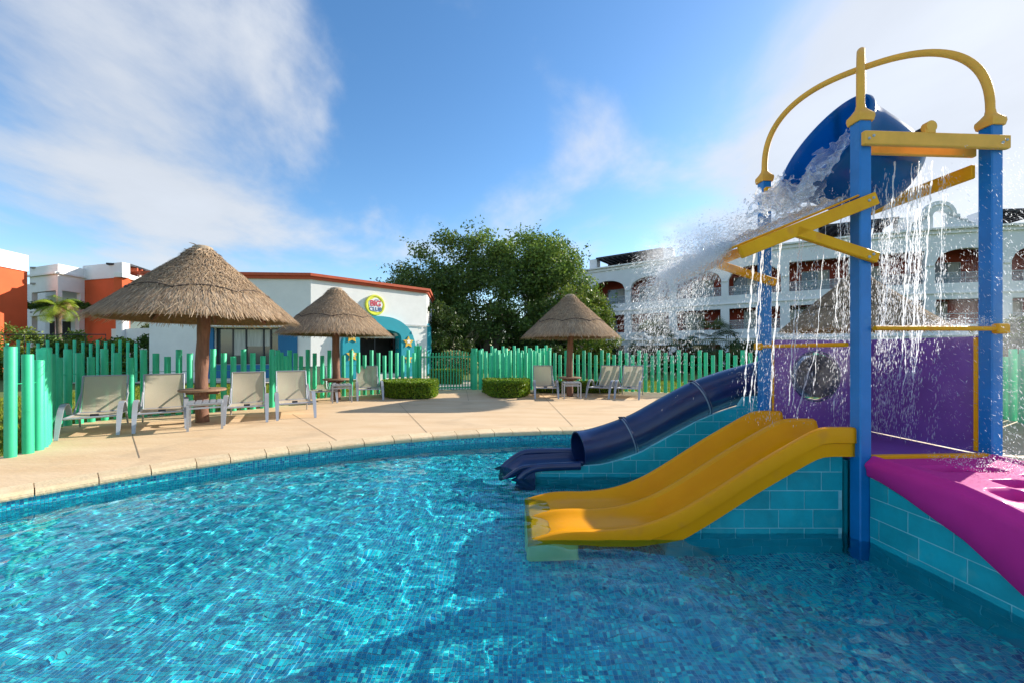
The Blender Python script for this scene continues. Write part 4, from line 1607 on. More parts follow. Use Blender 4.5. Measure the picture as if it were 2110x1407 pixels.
def make_lounger():
    root = thing('lounger', 'x', 'lounger')
    W_ = .30
    b = MB()
    # seat sling, slightly sagging
    vs, fs = [], []
    SLN = 1.12
    for j in range(9):
        y = .0 + SLN * j / 8
        for i in range(7):
            x = -W_ + .02 + (2 * W_ - .04) * i / 6
            s = (1 - (x / W_) ** 2) * math.sin(PI * j / 8)
            vs.append((x, y, .30 - .03 * s - .04 * j / 8))
    fs = [(j * 7 + i, j * 7 + i + 1, (j + 1) * 7 + i + 1, (j + 1) * 7 + i) for j in range(8) for i in range(6)]
    b.add(vs, fs, True).build('seat', M_SLING, root)
    b = MB()
    vs = []
    by, bz, ty, tz_ = 1.11, .27, 1.40, .90
    for j in range(9):
        t = j / 8
        for i in range(7):
            x = -W_ + .02 + (2 * W_ - .04) * i / 6
            s = (1 - (x / W_) ** 2) * math.sin(PI * t)
            vs.append((x, by + (ty - by) * t + .035 * s, bz + (tz_ - bz) * t))
    b.add(vs, fs, True).build('backrest', M_SLING, root)
    fb_ = MB()
    for sx in (-1, 1):
        fb_.tube([(sx * W_, .0, .295), (sx * W_, 1.12, .26)], .017, 8)
    fb_.tube([(-W_, .0, .295), (W_, .0, .295)], .017, 8).tube([(-W_, 1.10, .26), (W_, 1.10, .26)], .014, 8)
    fb_.build('seat_frame', M_ALU, root)
    bf = MB()
    for sx in (-1, 1):
        bf.tube([(sx * W_, by, bz), (sx * W_, ty, tz_)], .015, 8)
    bf.tube([(-W_, ty, tz_), (W_, ty, tz_)], .013, 8)
    bf.build('back_frame', M_ALU, root)
    for sx in (-1, 1):
        # front leg sweeping up into the arm
        ctrl = [(-.20, 0), (-.12, .16), (-.03, .32), (.09, .445), (.25, .50), (.42, .475), (.54, .39), (.60, .30)]
        cc = catmull([Vector((y, z)) for y, z in ctrl], 4)
        secs = []
        for i, p in enumerate(cc):
            t = (cc[min(i + 1, len(cc) - 1)] - cc[max(i - 1, 0)]).normalized()
            nn = Vector((-t.y, t.x))
            w2 = .022 + .012 * min(1, p.y / .3)
            th_ = .011
            x0_ = sx * (W_ + .035)
            secs.append([(x0_ - w2, p.x + nn.x * th_, p.y + nn.y * th_), (x0_ + w2, p.x + nn.x * th_, p.y + nn.y * th_),
                         (x0_ + w2, p.x - nn.x * th_, p.y - nn.y * th_), (x0_ - w2, p.x - nn.x * th_, p.y - nn.y * th_)])
        split = 8
        MB().sweep(secs[:split + 1], smooth=False).build('leg', M_ALU, root)
        MB().sweep(secs[split:], smooth=False).build('armrest', M_ALU, root)
        MB().tube([(sx * W_, 1.08, .26), (sx * (W_ + .01), 1.22, .0)], [.017, .014], 8).build('leg', M_ALU, root)
        MB().tube([(sx * (W_ + .012), .76, .28), (sx * (W_ + .012), 1.26, .58)], .012, 8).build('back_strut', M_ALU, root)
        MB().box((sx * (W_ + .035), .34, .502), (.055, .17, .014), Matrix.Translation((0, 0, 0)), bevel=.004).build('arm_pad', M_WOODTOP, root)
    MB().tube([(-.05, .30, .295), (.05, .30, .295)], .022, 8).build('wheel_stub', M_METAL, root)
    return root


def lounger_at(o, A, B, label):
    A, B = Vector(A), Vector(B)
    d = (B - A).normalized()
    mid_ = (A + B) / 2
    y = Vector((-d.y, d.x))
    mid_ = mid_ + y * .20
    o.location = (mid_.x, mid_.y, DZ)
    o.rotation_euler = (0, 0, math.atan2(d.y, d.x))
    tag(o, label, 'lounger', 'grey framed loungers on the deck')


LG = [((-6.90, 6.03), (-6.38, 6.44), 'beige lounger half shaded, next to the tallest run of green posts'),
      ((-6.20, 6.54), (-5.70, 6.95), 'beige lounger with its arm against the small table at the largest palapa, shaded-lounger side'),
      ((-5.26, 7.28), (-4.70, 7.63), 'sunlit beige lounger by the largest palapa pole, on the club window side'),
      ((-4.60, 7.79), (-4.02, 8.16), 'beige lounger standing at a deck joint, between the largest palapa and the doorway palapa'),
      ((-5.17, 10.20), (-4.65, 10.56), 'beige lounger at the doorway palapa pole, on the side of the club window'),
      ((-4.20, 10.90), (-3.63, 11.15), 'beige lounger between the doorway palapa and a clipped hedge'),
      ((.69, 11.44), (1.31, 11.44), 'beige lounger between the lone palapa pole and the low hedge'),
      ((2.19, 11.72), (2.76, 11.42), 'beige lounger next to the lone palapa pole, middle of three'),
      ((2.96, 11.42), (3.54, 11.17), 'beige lounger at the end of the three by the lone palapa, nearest the tube slide')]
proto = make_lounger()
for i, (A, B, lab) in enumerate(LG):
    lounger_at(proto if i == 0 else copy_tree(proto), A, B, lab)


def make_table():
    root = thing('side_table', 'x', 'table')
    MB().box((0, 0, .455), (.50, .50, .022), bevel=.006).build('table_top', M_ALU, root)
    for k_ in range(5):
        MB().box((-.20 + .10 * k_, 0, .474), (.075, .48, .012)).build('slat', M_ALU, root)
    MB().box((0, -.235, .385), (.44, .022, .03)).box((0, .235, .385), (.44, .022, .03)).build('apron', M_ALU, root)
    for sx in (-1, 1):
        for sy in (-1, 1):
            MB().box((sx * .235, sy * .235, .222), (.035, .035, .444)).build('leg', M_ALU, root)
    return root


TB = [((-5.42, 7.05), .62, 'small grey metal table between loungers at the largest palapa'),
      ((-4.62, 10.78), .5, 'small grey metal table between loungers at the doorway palapa'),
      ((1.73, 11.62), .0, 'small grey metal table between loungers at the lone palapa')]
tproto = make_table()
for i, (p, rz, lab) in enumerate(TB):
    o = tproto if i == 0 else copy_tree(tproto)
    o.location = (p[0], p[1], DZ)
    o.rotation_euler = (0, 0, rz)
    tag(o, lab, 'table', 'small metal side tables')

# ================================================================== FENCES
POST_ME = {}


def post_mesh(hh):
    if hh not in POST_ME:
        b = MB()
        b.lathe([(.056, 0), (.056, hh - .006), (.053, hh), (.0, hh + .001)], 16, cap=False)
        me = b.mesh('post')
        me.set_sharp_from_angle(angle=R(40))
        me.materials.append(M_GREEN)
        POST_ME[hh] = me
    return POST_ME[hh]


HS = (1.42, 1.34, 1.26)


def make_fence(pts, step, label, z=DZ - .02, heights=HS, start=0, r=1.0, group=None):
    pth = resample(catmull([Vector(p) for p in pts], 10), step)
    root = thing('post_fence', label, 'fence', (pth[0].x, pth[0].y, z), 0, group)
    for i, p in enumerate(pth):
        o = link('post', post_mesh(heights[(i + start) % 3]), root)
        o.location = (p.x - pth[0].x + random.uniform(-.008, .008), p.y - pth[0].y + random.uniform(-.008, .008), random.uniform(-.012, .012))
        o.rotation_euler = (random.uniform(-.006, .006), random.uniform(-.006, .006), random.uniform(0, 6))
        o.scale = (r, r, 1)
    # a thin tie wire through the posts
    MB().tube([(p.x - pth[0].x, p.y - pth[0].y, .95) for p in pth], .006, 5).build('tie_wire', M_GATE, root)
    return root


make_fence(FENCE_A, .195, 'green round-post fence of stepped heights curving behind the loungers of the largest palapa')
make_fence(FENCE_B, .212, 'green round-post fence between the doorway palapa and the white club', start=1)
make_fence(FENCE_C[:8], .205, 'green round-post fence along the lawn behind the lone palapa and play tower', start=2)
make_fence(FENCE_C[7:] + [(9.3, 5.6)], .135, 'green close-set post fence beyond the tower by the striped shadows', start=0)
make_fence([(-1.2, 15.9), (.2, 15.6), (1.35, 15.3)], .16, 'green round-post fence along the path behind the gate', heights=(1.50, 1.40, 1.33))
make_fence([(-.9, 17.6), (.6, 16.8), (1.5, 15.9)], .19, 'second green post row behind the gate, in the shade of the big tree', heights=(1.62, 1.52, 1.44))
make_fence([(-25.5, 18.2), (-21, 18.6), (-17.0, 18.0)], .42, 'far green post fence in front of the shrubs by the orange hotel wing', z=.10, heights=(1.95, 1.85, 1.80))
# gate
gate = thing('picket_gate', 'green double gate of thin pickets with a raised middle, beside the big hedge', 'gate', (GATE_A.x, GATE_A.y, DZ))
gd = GATE_B - GATE_A
gl = gd.length
gm = Matrix.Rotation(math.atan2(gd.y, gd.x), 4, 'Z')
for k_ in range(19):
    t = (k_ + .5) / 19
    hh = 1.36 + .22 * math.exp(-((t - .02) / .12) ** 2) + .05 * math.cos(t * 9)
    MB().tube([(gl * t, 0, .03), (gl * t, 0, hh)], .021, 8).build('picket', M_GATE, gate, gm)
for zz_ in (.10, 1.18):
    MB().box((gl / 2, 0, zz_), (gl, .03, .045)).build('gate_rail', M_GATE, gate, gm)
for xx in (-.02, .10, gl + .02, gl + .12):
    MB().tube([(xx, 0, 0), (xx, 0, 1.55 if xx < 1 else 1.47)], .056, 14).build('gate_post', M_GREEN, gate, gm)
# dark railing at the far left, in front of the shrubs
rl = thing('garden_railing', 'thin dark metal railing in front of the shrubs by the orange wall', 'railing', (-22, 19.6, .1))
MB().tube([(-6, 0, 2.25), (2.0, 0, 2.25)], .025, 6).build('top_rail', M_METAL, rl)
for k_ in range(9):
    MB().tube([(-6 + k_, 0, 0), (-6 + k_, 0, 2.25)], .014, 6).build('baluster', M_METAL, rl)

# ================================================================== VEGETATION


def leaves(P, size, cols, r_, up=.35, aspect=.5, lean=None):
    """Diamond leaves at points P with random attitude."""
    n = len(P)
    d = r_.normal(size=(n, 3))
    if lean is not None:
        d += lean
    d /= np.linalg.norm(d, axis=1)[:, None]
    q = r_.normal(size=(n, 3)) + np.array([0, 0, up])
    s = np.cross(d, q)
    s /= np.linalg.norm(s, axis=1)[:, None] + 1e-9
    l_ = (size * r_.uniform(.6, 1.35, n))[:, None]
    V = np.stack([P, P + d * l_ * .5 + s * l_ * aspect / 2, P + d * l_, P + d * l_ * .5 - s * l_ * aspect / 2], 1)
    c = cols[r_.integers(0, len(cols), n)] * r_.uniform(.7, 1.3, n)[:, None]
    return V.reshape(-1, 3), np.arange(4 * n).reshape(n, 4), c


def clump_points(centers, radii, n, r_, shell=.45):
    """Points in clumps, denser towards each clump's outside."""
    k_ = r_.choice(len(centers), n, p=radii ** 2 / np.sum(radii ** 2))
    d = r_.normal(size=(n, 3))
    d /= np.linalg.norm(d, axis=1)[:, None]
    rr = r_.uniform(0, 1, n) ** shell
    return centers[k_] + d * (rr * radii[k_])[:, None] * np.array([1, 1, .8])


G_DARK = np.array([(.036, .066, .012), (.050, .090, .016), (.066, .110, .020), (.040, .075, .018), (.085, .120, .022)])
G_MID = np.array([(.05, .11, .015), (.075, .145, .02), (.10, .17, .025), (.06, .12, .02)])
G_YEL = np.array([(.13, .19, .02), (.17, .22, .025), (.10, .17, .02), (.20, .23, .035)])
G_HEDGE = np.array([(.14, .25, .014), (.20, .31, .018), (.09, .18, .012), (.26, .33, .025)])


def branchy(b, p, d, ln, r0, depth, r_, tips):
    path_ = [p]
    rad = [r0]
    q = p.copy()
    dd = d.copy()
    for i in range(4):
        dd = (dd + Vector(r_.normal(0, .14, 3))).normalized()
        q = q + dd * ln / 4
        path_.append(q.copy())
        rad.append(r0 * (1 - .13 * (i + 1)))
    b.tube(path_, rad, 8 if depth < 2 else 6, cap=False)
    if depth >= 3:
        tips.append(q)
        return
    for _ in range(3 if depth else 5):
        nd = (dd * .8 + Vector(r_.normal(0, .62, 3)) + Vector((0, 0, .18))).normalized()
        branchy(b, q, nd, ln * r_.uniform(.62, .85), rad[-1] * .72, depth + 1, r_, tips)


# ---- the big tree behind the gate
tr_ = np.random.default_rng(21)
TX, TY = -1.75, 33.0
tree = thing('shade_tree', 'big dark-crowned shade tree between the club and the hotel', 'tree', (TX, TY, .1))
b = MB()
tips = []
for (sx, sy, hh) in ((0, 0, 1.0), (.5, .2, .8), (-.35, .1, .9)):
    p = Vector((sx * .4, sy, 0))
    branchy(b, p, Vector((sx * .5, sy * .3, 1)).normalized(), 2.3 * hh, .24, 0, tr_, tips)
b.build('trunk', M_BARK, tree)
cen, rad = [], []
env = [(-.6, 0, 4.4, 3.4), (2.2, 0, 4.2, 3.1), (-3.4, .2, 4.0, 2.3), (4.0, .3, 3.4, 2.2), (.8, 0, 6.0, 2.3), (-2.4, 0, 5.6, 2.0), (2.6, 0, 5.7, 2.0), (-4.9, 0, 3.6, 1.4), (0.6, -1, 3.0, 2.6), (3.6, -1, 2.4, 1.7), (-2.6, -1, 2.6, 1.9)]
for (x, y, z, r0) in env:
    for _ in range(int(16 * r0)):
        d = tr_.normal(size=3)
        d /= np.linalg.norm(d)
        cen.append((x + d[0] * r0 * .86, y + d[1] * r0 * .8, z + d[2] * r0 * .74))
        rad.append(tr_.uniform(.38, .85))
cen, rad = np.array(cen), np.array(rad)
kk = (cen[:, 2] > 1.5)
cen, rad = cen[kk], rad[kk]
P = clump_points(cen, rad, 90000, tr_)
top = np.array([.35, -.1, 0])
V_, F_, T_ = leaves(P, .165, G_DARK * 1.6, tr_)
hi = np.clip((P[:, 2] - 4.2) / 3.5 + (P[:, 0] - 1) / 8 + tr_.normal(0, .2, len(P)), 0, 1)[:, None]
T_ = T_ * (1 + .55 * (hi > .5)) + np.array([.05, .045, .0]) * (hi > .5)  # sunlit side put into the leaf tint: brighter, yellower at top and towards the sun
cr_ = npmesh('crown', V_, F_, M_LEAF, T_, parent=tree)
tree.scale = (1.58, 1.1, 1.50)

# twigs that stick out of the crown
P2 = np.concatenate([c + np.outer(np.linspace(.5, 1.25, 14), np.array([c[0] - .3, c[1], c[2] - 3.8]) / (np.linalg.norm(np.array([c[0] - .3, c[1], c[2] - 3.8])) + .1)) + tr_.normal(0, .08, (14, 3)) for c in cen[::2]])
V_, F_, T_ = leaves(P2, .17, G_MID, tr_)
npmesh('outer_twigs', V_, F_, M_LEAF, T_, parent=tree)


def simple_tree(name, label, cat, loc, env_, n, size, cols, seed, trunk_h=2.0, tr=.14, group=None):
    r_ = np.random.default_rng(seed)
    root = thing(name, label, cat, loc, 0, group)
    b_ = MB()
    tp_ = []
    branchy(b_, Vector((0, 0, 0)), Vector((0, 0, 1)), trunk_h, tr, 1, r_, tp_)
    b_.build('trunk', M_BARK, root)
    c_, ra = [], []
    for (x, y, z, r0) in env_:
        for _ in range(int(14 * r0) + 4):
            d = r_.normal(size=3)
            d /= np.linalg.norm(d)
            c_.append((x + d[0] * r0 * .85, y + d[1] * r0 * .85, max(.1, z + d[2] * r0 * .8)))
            ra.append(r_.uniform(.2, .42) * r0 ** .5)
    P_ = clump_points(np.array(c_), np.array(ra), n, r_)
    P_[:, 2] = np.maximum(P_[:, 2], .03)
    V1, F1, T1 = leaves(P_, size, cols, r_)
    npmesh('crown', V1, F1, M_LEAF, T1, parent=root)
    return root


simple_tree('small_tree', 'yellow-green leafy tree lit by the sun, between the big tree and the hotel', 'tree', (4.25, 23.0, .1), [(0, 0, 3.2, 1.5), (-.5, 0, 4.1, 1.2), (.9, 0, 2.3, 1.25), (.2, 0, 1.6, 1.2)], 9000, .17, G_YEL, 31, 1.6)
simple_tree('small_tree', 'dark shrubby tree in shade at the teal-buttress corner of the club', 'tree', (-4.3, 25.5, .1), [(0, 0, 2.6, 1.5), (-.6, 0, 3.8, 1.2), (.5, 0, 1.2, 1.4)], 8000, .18, G_DARK, 32, 1.6)
for i, (px_, d_, r0, lab) in enumerate(((900, 40, 2.6, 'dark tree mass close behind the club corner'), (960, 43, 2.4, 'dark tree behind the big tree, above the gate'), (1030, 42, 2.6, 'dark tree behind the big tree trunk'), (1100, 41, 2.5, 'dark tree between the big tree and the lone palapa roof'), (1165, 40, 2.3, 'dark low tree before the hotel end'), (840, 44, 2.2, 'dark tree behind the club roof'))):
    simple_tree('background_tree', lab, 'tree', (at_px(px_, d_), d_, .1), [(0, 0, r0 * .95, r0), (1.4, 0, r0 * .7, r0 * .8), (-1.4, 0, r0 * .7, r0 * .8), (0, -.3, .9, 1.2)], 5000, .36, G_DARK * .9, 170 + i, 2.0, .15, 'dark trees behind the big tree')
# flowering shrub by the gate
fl = simple_tree('flowering_shrub', 'pale yellow flowering shrub behind the green gate', 'shrub', (-2.55, 18.2, .1), [(0, 0, .95, .6), (.4, 0, .8, .5), (-.4, 0, .8, .5)], 3500, .11, np.concatenate([G_MID, np.array([(.55, .48, .22), (.6, .5, .3), (.5, .42, .15)])]), 33, .6, .05)

# shrubs in front of the orange wing, along the left
sr = np.random.default_rng(40)
SHR = [(-24.8, 20.6, 1.15, G_YEL, 'olive-green shrub in front of the sunlit orange gable'), (-23.3, 20.4, 1.05, G_MID, 'mid-green shrub by the dark garden railing'),
       (-21.8, 20.8, 1.2, G_YEL, 'bright yellow-green shrub below the balcony palm'), (-20.5, 20.3, 1.0, G_MID, 'rounded green shrub between the balcony palm and the dark red wall'),
       (-19.2, 20.6, 1.1, G_HEDGE, 'lush green shrub in front of the dark red wall'), (-18.0, 20.2, 1.0, G_MID, 'green shrub beside the white terrace wall'),
       (-17.0, 19.9, .95, G_DARK, 'dark shrub with red tips at the corner of the white club'), (-26.3, 21.0, 1.3, G_YEL, 'tall olive shrub under the tree shadow on the orange gable')]
for i, (x, y, r0, cols, lab) in enumerate(SHR):
    simple_tree('garden_shrub', lab, 'shrub', (x, y, .1), [(0, 0, r0 * 1.15, r0 * 1.08), (.55, -.2, r0 * .6, r0 * .75), (-.55, -.2, r0 * .6, r0 * .75)], 5200, .15, cols, 50 + i, .7, .06, 'shrubs by the orange wing')
simple_tree('leafy_tree', 'dark broad tree outside the fence that shades the orange gable', 'tree', (-27.2, 30.5, .1), [(0, 0, 2.3, 1.2), (.5, 0, 1.3, 1.0)], 4000, .2, G_DARK, 70, 1.2, .09)
# planting on the balcony edge
for k_, (px_, d_) in enumerate(((85, 29.4), (150, 29.6))):
    simple_tree('balcony_plant', 'trailing green plants spilling over the %s balcony planter' % ('shaded' if k_ == 0 else 'sunlit'), 'plant', (at_px(px_, d_), d_ - .10, 4.70), [(-.75, .1, .2, .35), (.75, .1, .2, .35), (0, 0, .15, .4)], 1800, .16, G_MID, 80 + k_, .3, .03, 'balcony plants')
# shrubs below the hotel
for i, (px_, d_, r0, cols, lab) in enumerate(((1260, 29, .9, G_DARK, 'dark shrub below the first hotel loggias, beside the lone palapa roof'), (1395, 29, .9, G_DARK, 'dark shrub between the two fan palms'), (1430, 28, .8, G_DARK, 'low dark shrub at the foot of the second fan palm'), (1515, 27, 1.25, G_DARK, 'grey-green bushy shrub below the hotel, past the spiky fan palm'),
                                          (1556, 26, 1.2, G_DARK, 'dark shrub beside the grey-green bush below the hotel'), (1620, 25, 1.1, G_DARK, 'dark shrub at the end of the hotel planting, before the tower palapa'), (1200, 27, .9, G_DARK, 'dark shrub behind the lone palapa pole'), (2100, 16, 1.5, G_DARK, 'dark hedge-like bush behind the close-set fence'), (2160, 15, 1.5, G_DARK, 'leafy bush beyond the close-set fence'), (1140, 26, 1.0, G_DARK, 'shaded shrub between the big tree and the lone palapa'))):
    simple_tree('hotel_shrub', lab, 'shrub', (at_px(px_, d_), d_, .1), [(0, 0, r0 * .9, r0), (.6, 0, r0 * .6, r0 * .75), (-.6, 0, r0 * .6, r0 * .75)], 4200, .17, cols, 90 + i, .7, .06, 'shrubs below the hotel')


def frond_mesh(r_, n_fr, ln, droop, fan, cols):
    """Palm leaves: feather fronds (leaflets on a curved rib) or fans."""
    Vs, Fs, Ts = [], [], []

    def quad(a, b_, c, d, col):
        o = len(Vs)
        Vs.extend([a, b_, c, d])
        Fs.append((o, o + 1, o + 2, o + 3))
        Ts.append(col)
    for i in range(n_fr):
        az = 2 * PI * i / n_fr * 1.618 * 3 + r_.uniform(-.3, .3)
        el = r_.uniform(-.2, 1.25) if not fan else r_.uniform(-.7, 1.35)
        h = Vector((math.cos(az), math.sin(az), 0))
        col = cols[r_.integers(0, len(cols))] * r_.uniform(.7, 1.25)
        if not fan:
            p = Vector((0, 0, 0))
            a = el
            L_ = ln * r_.uniform(.8, 1.15)
            side = h.cross(Vector((0, 0, 1)))
            for s in range(22):
                d = h * math.cos(a) + Vector((0, 0, 1)) * math.sin(a)
                p2 = p + d * L_ / 22
                a -= droop / 22 * (.5 + s / 14)
                lw = L_ * .30 * math.sin(PI * min(1, (s + 3) / 24)) ** .7
                for sg in (-1, 1):
                    tip = p + side * sg * lw * .75 + d * lw * .55 + Vector((0, 0, -lw * .45))
                    quad(tuple(p), tuple(p + d * L_ * .03), tuple(tip + d * L_ * .008), tuple(tip), col * r_.uniform(.8, 1.2))
                p = p2
        else:
            d = h * math.cos(el) + Vector((0, 0, 1)) * math.sin(el)
            st = d * ln * .55
            side = d.cross(Vector((0, 0, 1))).normalized()
            upv = side.cross(d)
            quad(tuple(side * .012), tuple(-side * .012), tuple(st - side * .012), tuple(st + side * .012), col)
            for s in range(18):
                an = -1.35 + 2.7 * s / 17
                dr = d * math.cos(an) + side * math.sin(an)
                tip = st + dr * ln * .62 + Vector((0, 0, -.16 * ln * (1 + abs(an)) * .8))
                w_ = side * math.cos(an) - d * math.sin(an)
                m_ = st + dr * ln * .33
                quad(tuple(st), tuple(m_ + w_ * .03), tuple(tip), tuple(m_ - w_ * .03), col * r_.uniform(.8, 1.2))
    return np.array(Vs), np.array(Fs), np.array(Ts)


def palm(label, loc, hgt, ln, droop, fan, n_fr, cols, seed, tr=.13, dead=False):
    r_ = np.random.default_rng(seed)
    root = thing('palm_tree', label, 'palm', loc)
    pth = [(0.05 * math.sin(i * .5), 0, hgt * i / 10) for i in range(11)]
    MB().tube(pth, [tr * (1.25 if i == 0 else 1 + .08 * (i % 2)) * (1 - .02 * i) for i in range(11)], 12).build('trunk', M_BARK, root)
    V1, F1, T1 = frond_mesh(r_, n_fr, ln, droop, fan, cols)
    V1 = V1 + np.array([pth[-1][0], 0, hgt])
    npmesh('crown', V1, F1, M_FROND, T1, parent=root)
    if dead:
        V1, F1, T1 = frond_mesh(r_, 5, ln * .9, 3.2, fan, np.array([(.30, .19, .06), (.36, .25, .09)]))
        V1 = V1 + np.array([pth[-1][0], 0, hgt - .1])
        npmesh('dry_fronds', V1, F1, M_FROND, T1, parent=root)
    return root


palm('bright green palm with drooping dry fronds in front of the balcony bay', (at_px(122, 25.5), 25.5, .1), 4.3, 1.5, 1.7, False, 22, np.array([(.22, .32, .02), (.30, .38, .03), (.17, .28, .02)]), 61, .15, True)
palm('broad bushy fan palm below the hotel loggias', (at_px(1345, 26), 26, .1), 1.9, 1.7, 1, True, 34, G_DARK * 1.1, 62, .16)
palm('spiky fan palm below the hotel loggias, in front of the low shrub', (at_px(1470, 25), 25, .1), 2.0, 1.75, 1, True, 26, G_DARK, 63, .16)
palm('small fan palm between the two bigger fan palms', (at_px(1402, 27), 27, .1), 1.5, 1.0, 1, True, 16, G_DARK, 64, .1)


# ---- clipped hedges
def hedge(label, outline, z0, z1, n, seed):
    r_ = np.random.default_rng(seed)
    c = Vector((sum(p[0] for p in outline) / len(outline), sum(p[1] for p in outline) / len(outline)))
    root = thing('clipped_hedge', label, 'hedge', (c.x, c.y, z0))
    o2 = [(p[0] - c.x, p[1] - c.y) for p in outline]
    b_ = MB()
    inn = [(x * .90, y * .90) for x, y in o2]
    poly_slab(b_, inn, 0, z1 - z0 - .06)
    b_.build('twig_core', mat('hedge_core', (.035, .045, .012), .95, var=.3, scale=20), root)
    Pp = []
    arr = np.array(o2)
    nxt = np.roll(arr, -1, 0)
    ln = np.linalg.norm(nxt - arr, axis=1)
    k_ = r_.choice(len(arr), int(n * .6), p=ln / ln.sum())
    t = r_.uniform(0, 1, len(k_))[:, None]
    pts = arr[k_] * (1 - t) + nxt[k_] * t
    zs_ = r_.uniform(0.02, z1 - z0, len(k_))
    sh_ = 1 - r_.uniform(0, .07, len(k_)) - .06 * np.clip((zs_ / (z1 - z0) - .85) / .15, 0, 1) ** 2
    Pp.append(np.column_stack([pts * sh_[:, None], zs_]))
    m_ = int(n * .9)
    k_ = r_.choice(len(arr), m_, p=ln / ln.sum())
    t = r_.uniform(0, 1, m_)[:, None]
    pts = (arr[k_] * (1 - t) + nxt[k_] * t) * np.sqrt(r_.uniform(0, 1, m_))[:, None]
    Pp.append(np.column_stack([pts, z1 - z0 + r_.normal(-.02, .016, m_)]))
    P_ = np.concatenate(Pp)
    V1, F1, T1 = leaves(P_, .05, G_HEDGE, r_, up=.6, aspect=.6, lean=np.array([0, 0, .5]))
    npmesh('leaves', V1, F1, M_LEAF, T1, parent=root)


def rounded(pts, r=.25, k=5):
    out = []
    n = len(pts)
    for i in range(n):
        p0, p1, p2 = Vector(pts[i - 1]), Vector(pts[i]), Vector(pts[(i + 1) % n])
        a, c = p1 + (p0 - p1).normalized() * r, p1 + (p2 - p1).normalized() * r
        for j in range(k + 1):
            t = j / k
            out.append(tuple(a * (1 - t) ** 2 + p1 * 2 * t * (1 - t) + c * t * t))
    return out


hedge('low clipped hedge between the gate and the doorway palapa lounger', rounded([(-3.45, 11.35), (-2.25, 11.30), (-2.35, 12.9), (-3.6, 13.1), (-4.1, 12.3)], .35), DZ, .62, 15000, 201)
hedge('low clipped hedge between the gate and the lone palapa loungers', rounded([(-.55, 11.55), (.25, 11.55), (.55, 12.5), (.6, 13.6), (-1.05, 13.6)], .3), DZ, .60, 14000, 202)
hedge('thin clipped hedge strip behind the lone palapa loungers', rounded([(.75, 13.1), (3.6, 12.95), (3.65, 13.35), (.75, 13.55)], .12), DZ, .50, 9000, 203)
hedge('dark clipped hedge along the path behind the gate', rounded([(-3.6, 17.0), (-2.2, 16.4), (-2.0, 16.9), (-3.4, 17.6)], .2), .1, .75, 5000, 204)

# ---- grass on the lawns near enough to see it
gr = np.random.default_rng(77)
P = []
n = 52000
zones = [((-11.5, -6.2, 4.0, 9.5), 9000), ((-15.5, -6.0, 8.4, 17.3), 22000), ((1.6, 13.0, 12.4, 20.0), 22000), ((-11, -6.4, 1.5, 5.0), 2500), ((9.6, 14, 5, 12.5), 4000)]
poly = np.array(OUTLINE)


def inside_outline(x, y):
    c = np.zeros(len(x), bool)
    j = len(poly) - 1
    for i in range(len(poly)):
        xi, yi, xj, yj = *poly[i], *poly[j]
        hit = ((yi > y) != (yj > y)) & (x < (xj - xi) * (y - yi) / (yj - yi + 1e-12) + xi)
        c ^= hit
        j = i
    return c


for (x0, x1, y0, y1), m_ in zones:
    x, y = gr.uniform(x0, x1, m_), gr.uniform(y0, y1, m_)
    r_out = np.hypot(x - PC.x, y - PC.y)
    k_ = ~inside_outline(x, y)
    P.append(np.column_stack([x[k_], y[k_]]))
P = np.concatenate(P)
rr = np.hypot(P[:, 0] - PC.x, P[:, 1] - PC.y)
th_ = np.arctan2(P[:, 1] - PC.y, P[:, 0] - PC.x) % (2 * PI)
ro = np.array(outr)[(th_ / (2 * PI) * NTH).astype(int) % NTH]
keep = rr > ro + .02
P, rr, ro = P[keep], rr[keep], ro[keep]
zg = .02 + .08 * np.clip((rr - ro) / np.maximum(.1, 26 - ro), 0, 1)
n = len(P)
az = gr.uniform(0, 2 * PI, n)
hgt = gr.uniform(.05, .12, n)
ln = gr.normal(0, .03, (n, 2))
base = np.column_stack([P, zg])
wv = np.column_stack([np.cos(az), np.sin(az), np.zeros(n)]) * .014
tipv = base + np.column_stack([ln, hgt])
V = np.stack([base - wv, base + wv, tipv], 1).reshape(-1, 3)
GC = np.array([(.20, .26, .02), (.26, .29, .025), (.15, .22, .02), (.30, .30, .05)])
gras = npmesh('lawn_grass', V, np.arange(3 * n).reshape(n, 3), M_GRASS, GC[gr.integers(0, 4, n)] * gr.uniform(.75, 1.2, n)[:, None])
struct(gras, 'stuff')

# ================================================================== FALLING WATER
fw = np.random.default_rng(303)


def stream(label, p, q, r0, seed, group='thin streams of falling water'):
    """A rope of water: swells and necks as it falls, wandering a little."""
    r_ = np.random.default_rng(seed)
    p, q = Vector(p), Vector(q)
    L_ = (q - p).length
    n_ = int(L_ / .014)
    ph = r_.uniform(0, 7, 6)
    pth, rad = [], []
    for i in range(n_ + 1):
        t = i / n_
        w = .012 * t
        s = t * L_
        c = p.lerp(q, t) + Vector((w * math.sin(s * 9 + ph[0]) + .004 * math.sin(s * 31 + ph[1]), w * math.cos(s * 8 + ph[2]), 0))
        pth.append(c)
        rad.append(max(.0012, r0 * (.85 + .25 * math.sin(s * 40 + ph[3]) + .22 * math.sin(s * 67 + ph[4]) + .18 * r_.normal()) * (1 - .25 * t)))
    o = MB().tube(pth, rad, 6, smooth=True).build('water_stream', M_STREAM, edge=False)
    return tag(o, label, 'water stream', group)


def LW(u, v, z):
    return TM @ Vector((u, v, z))


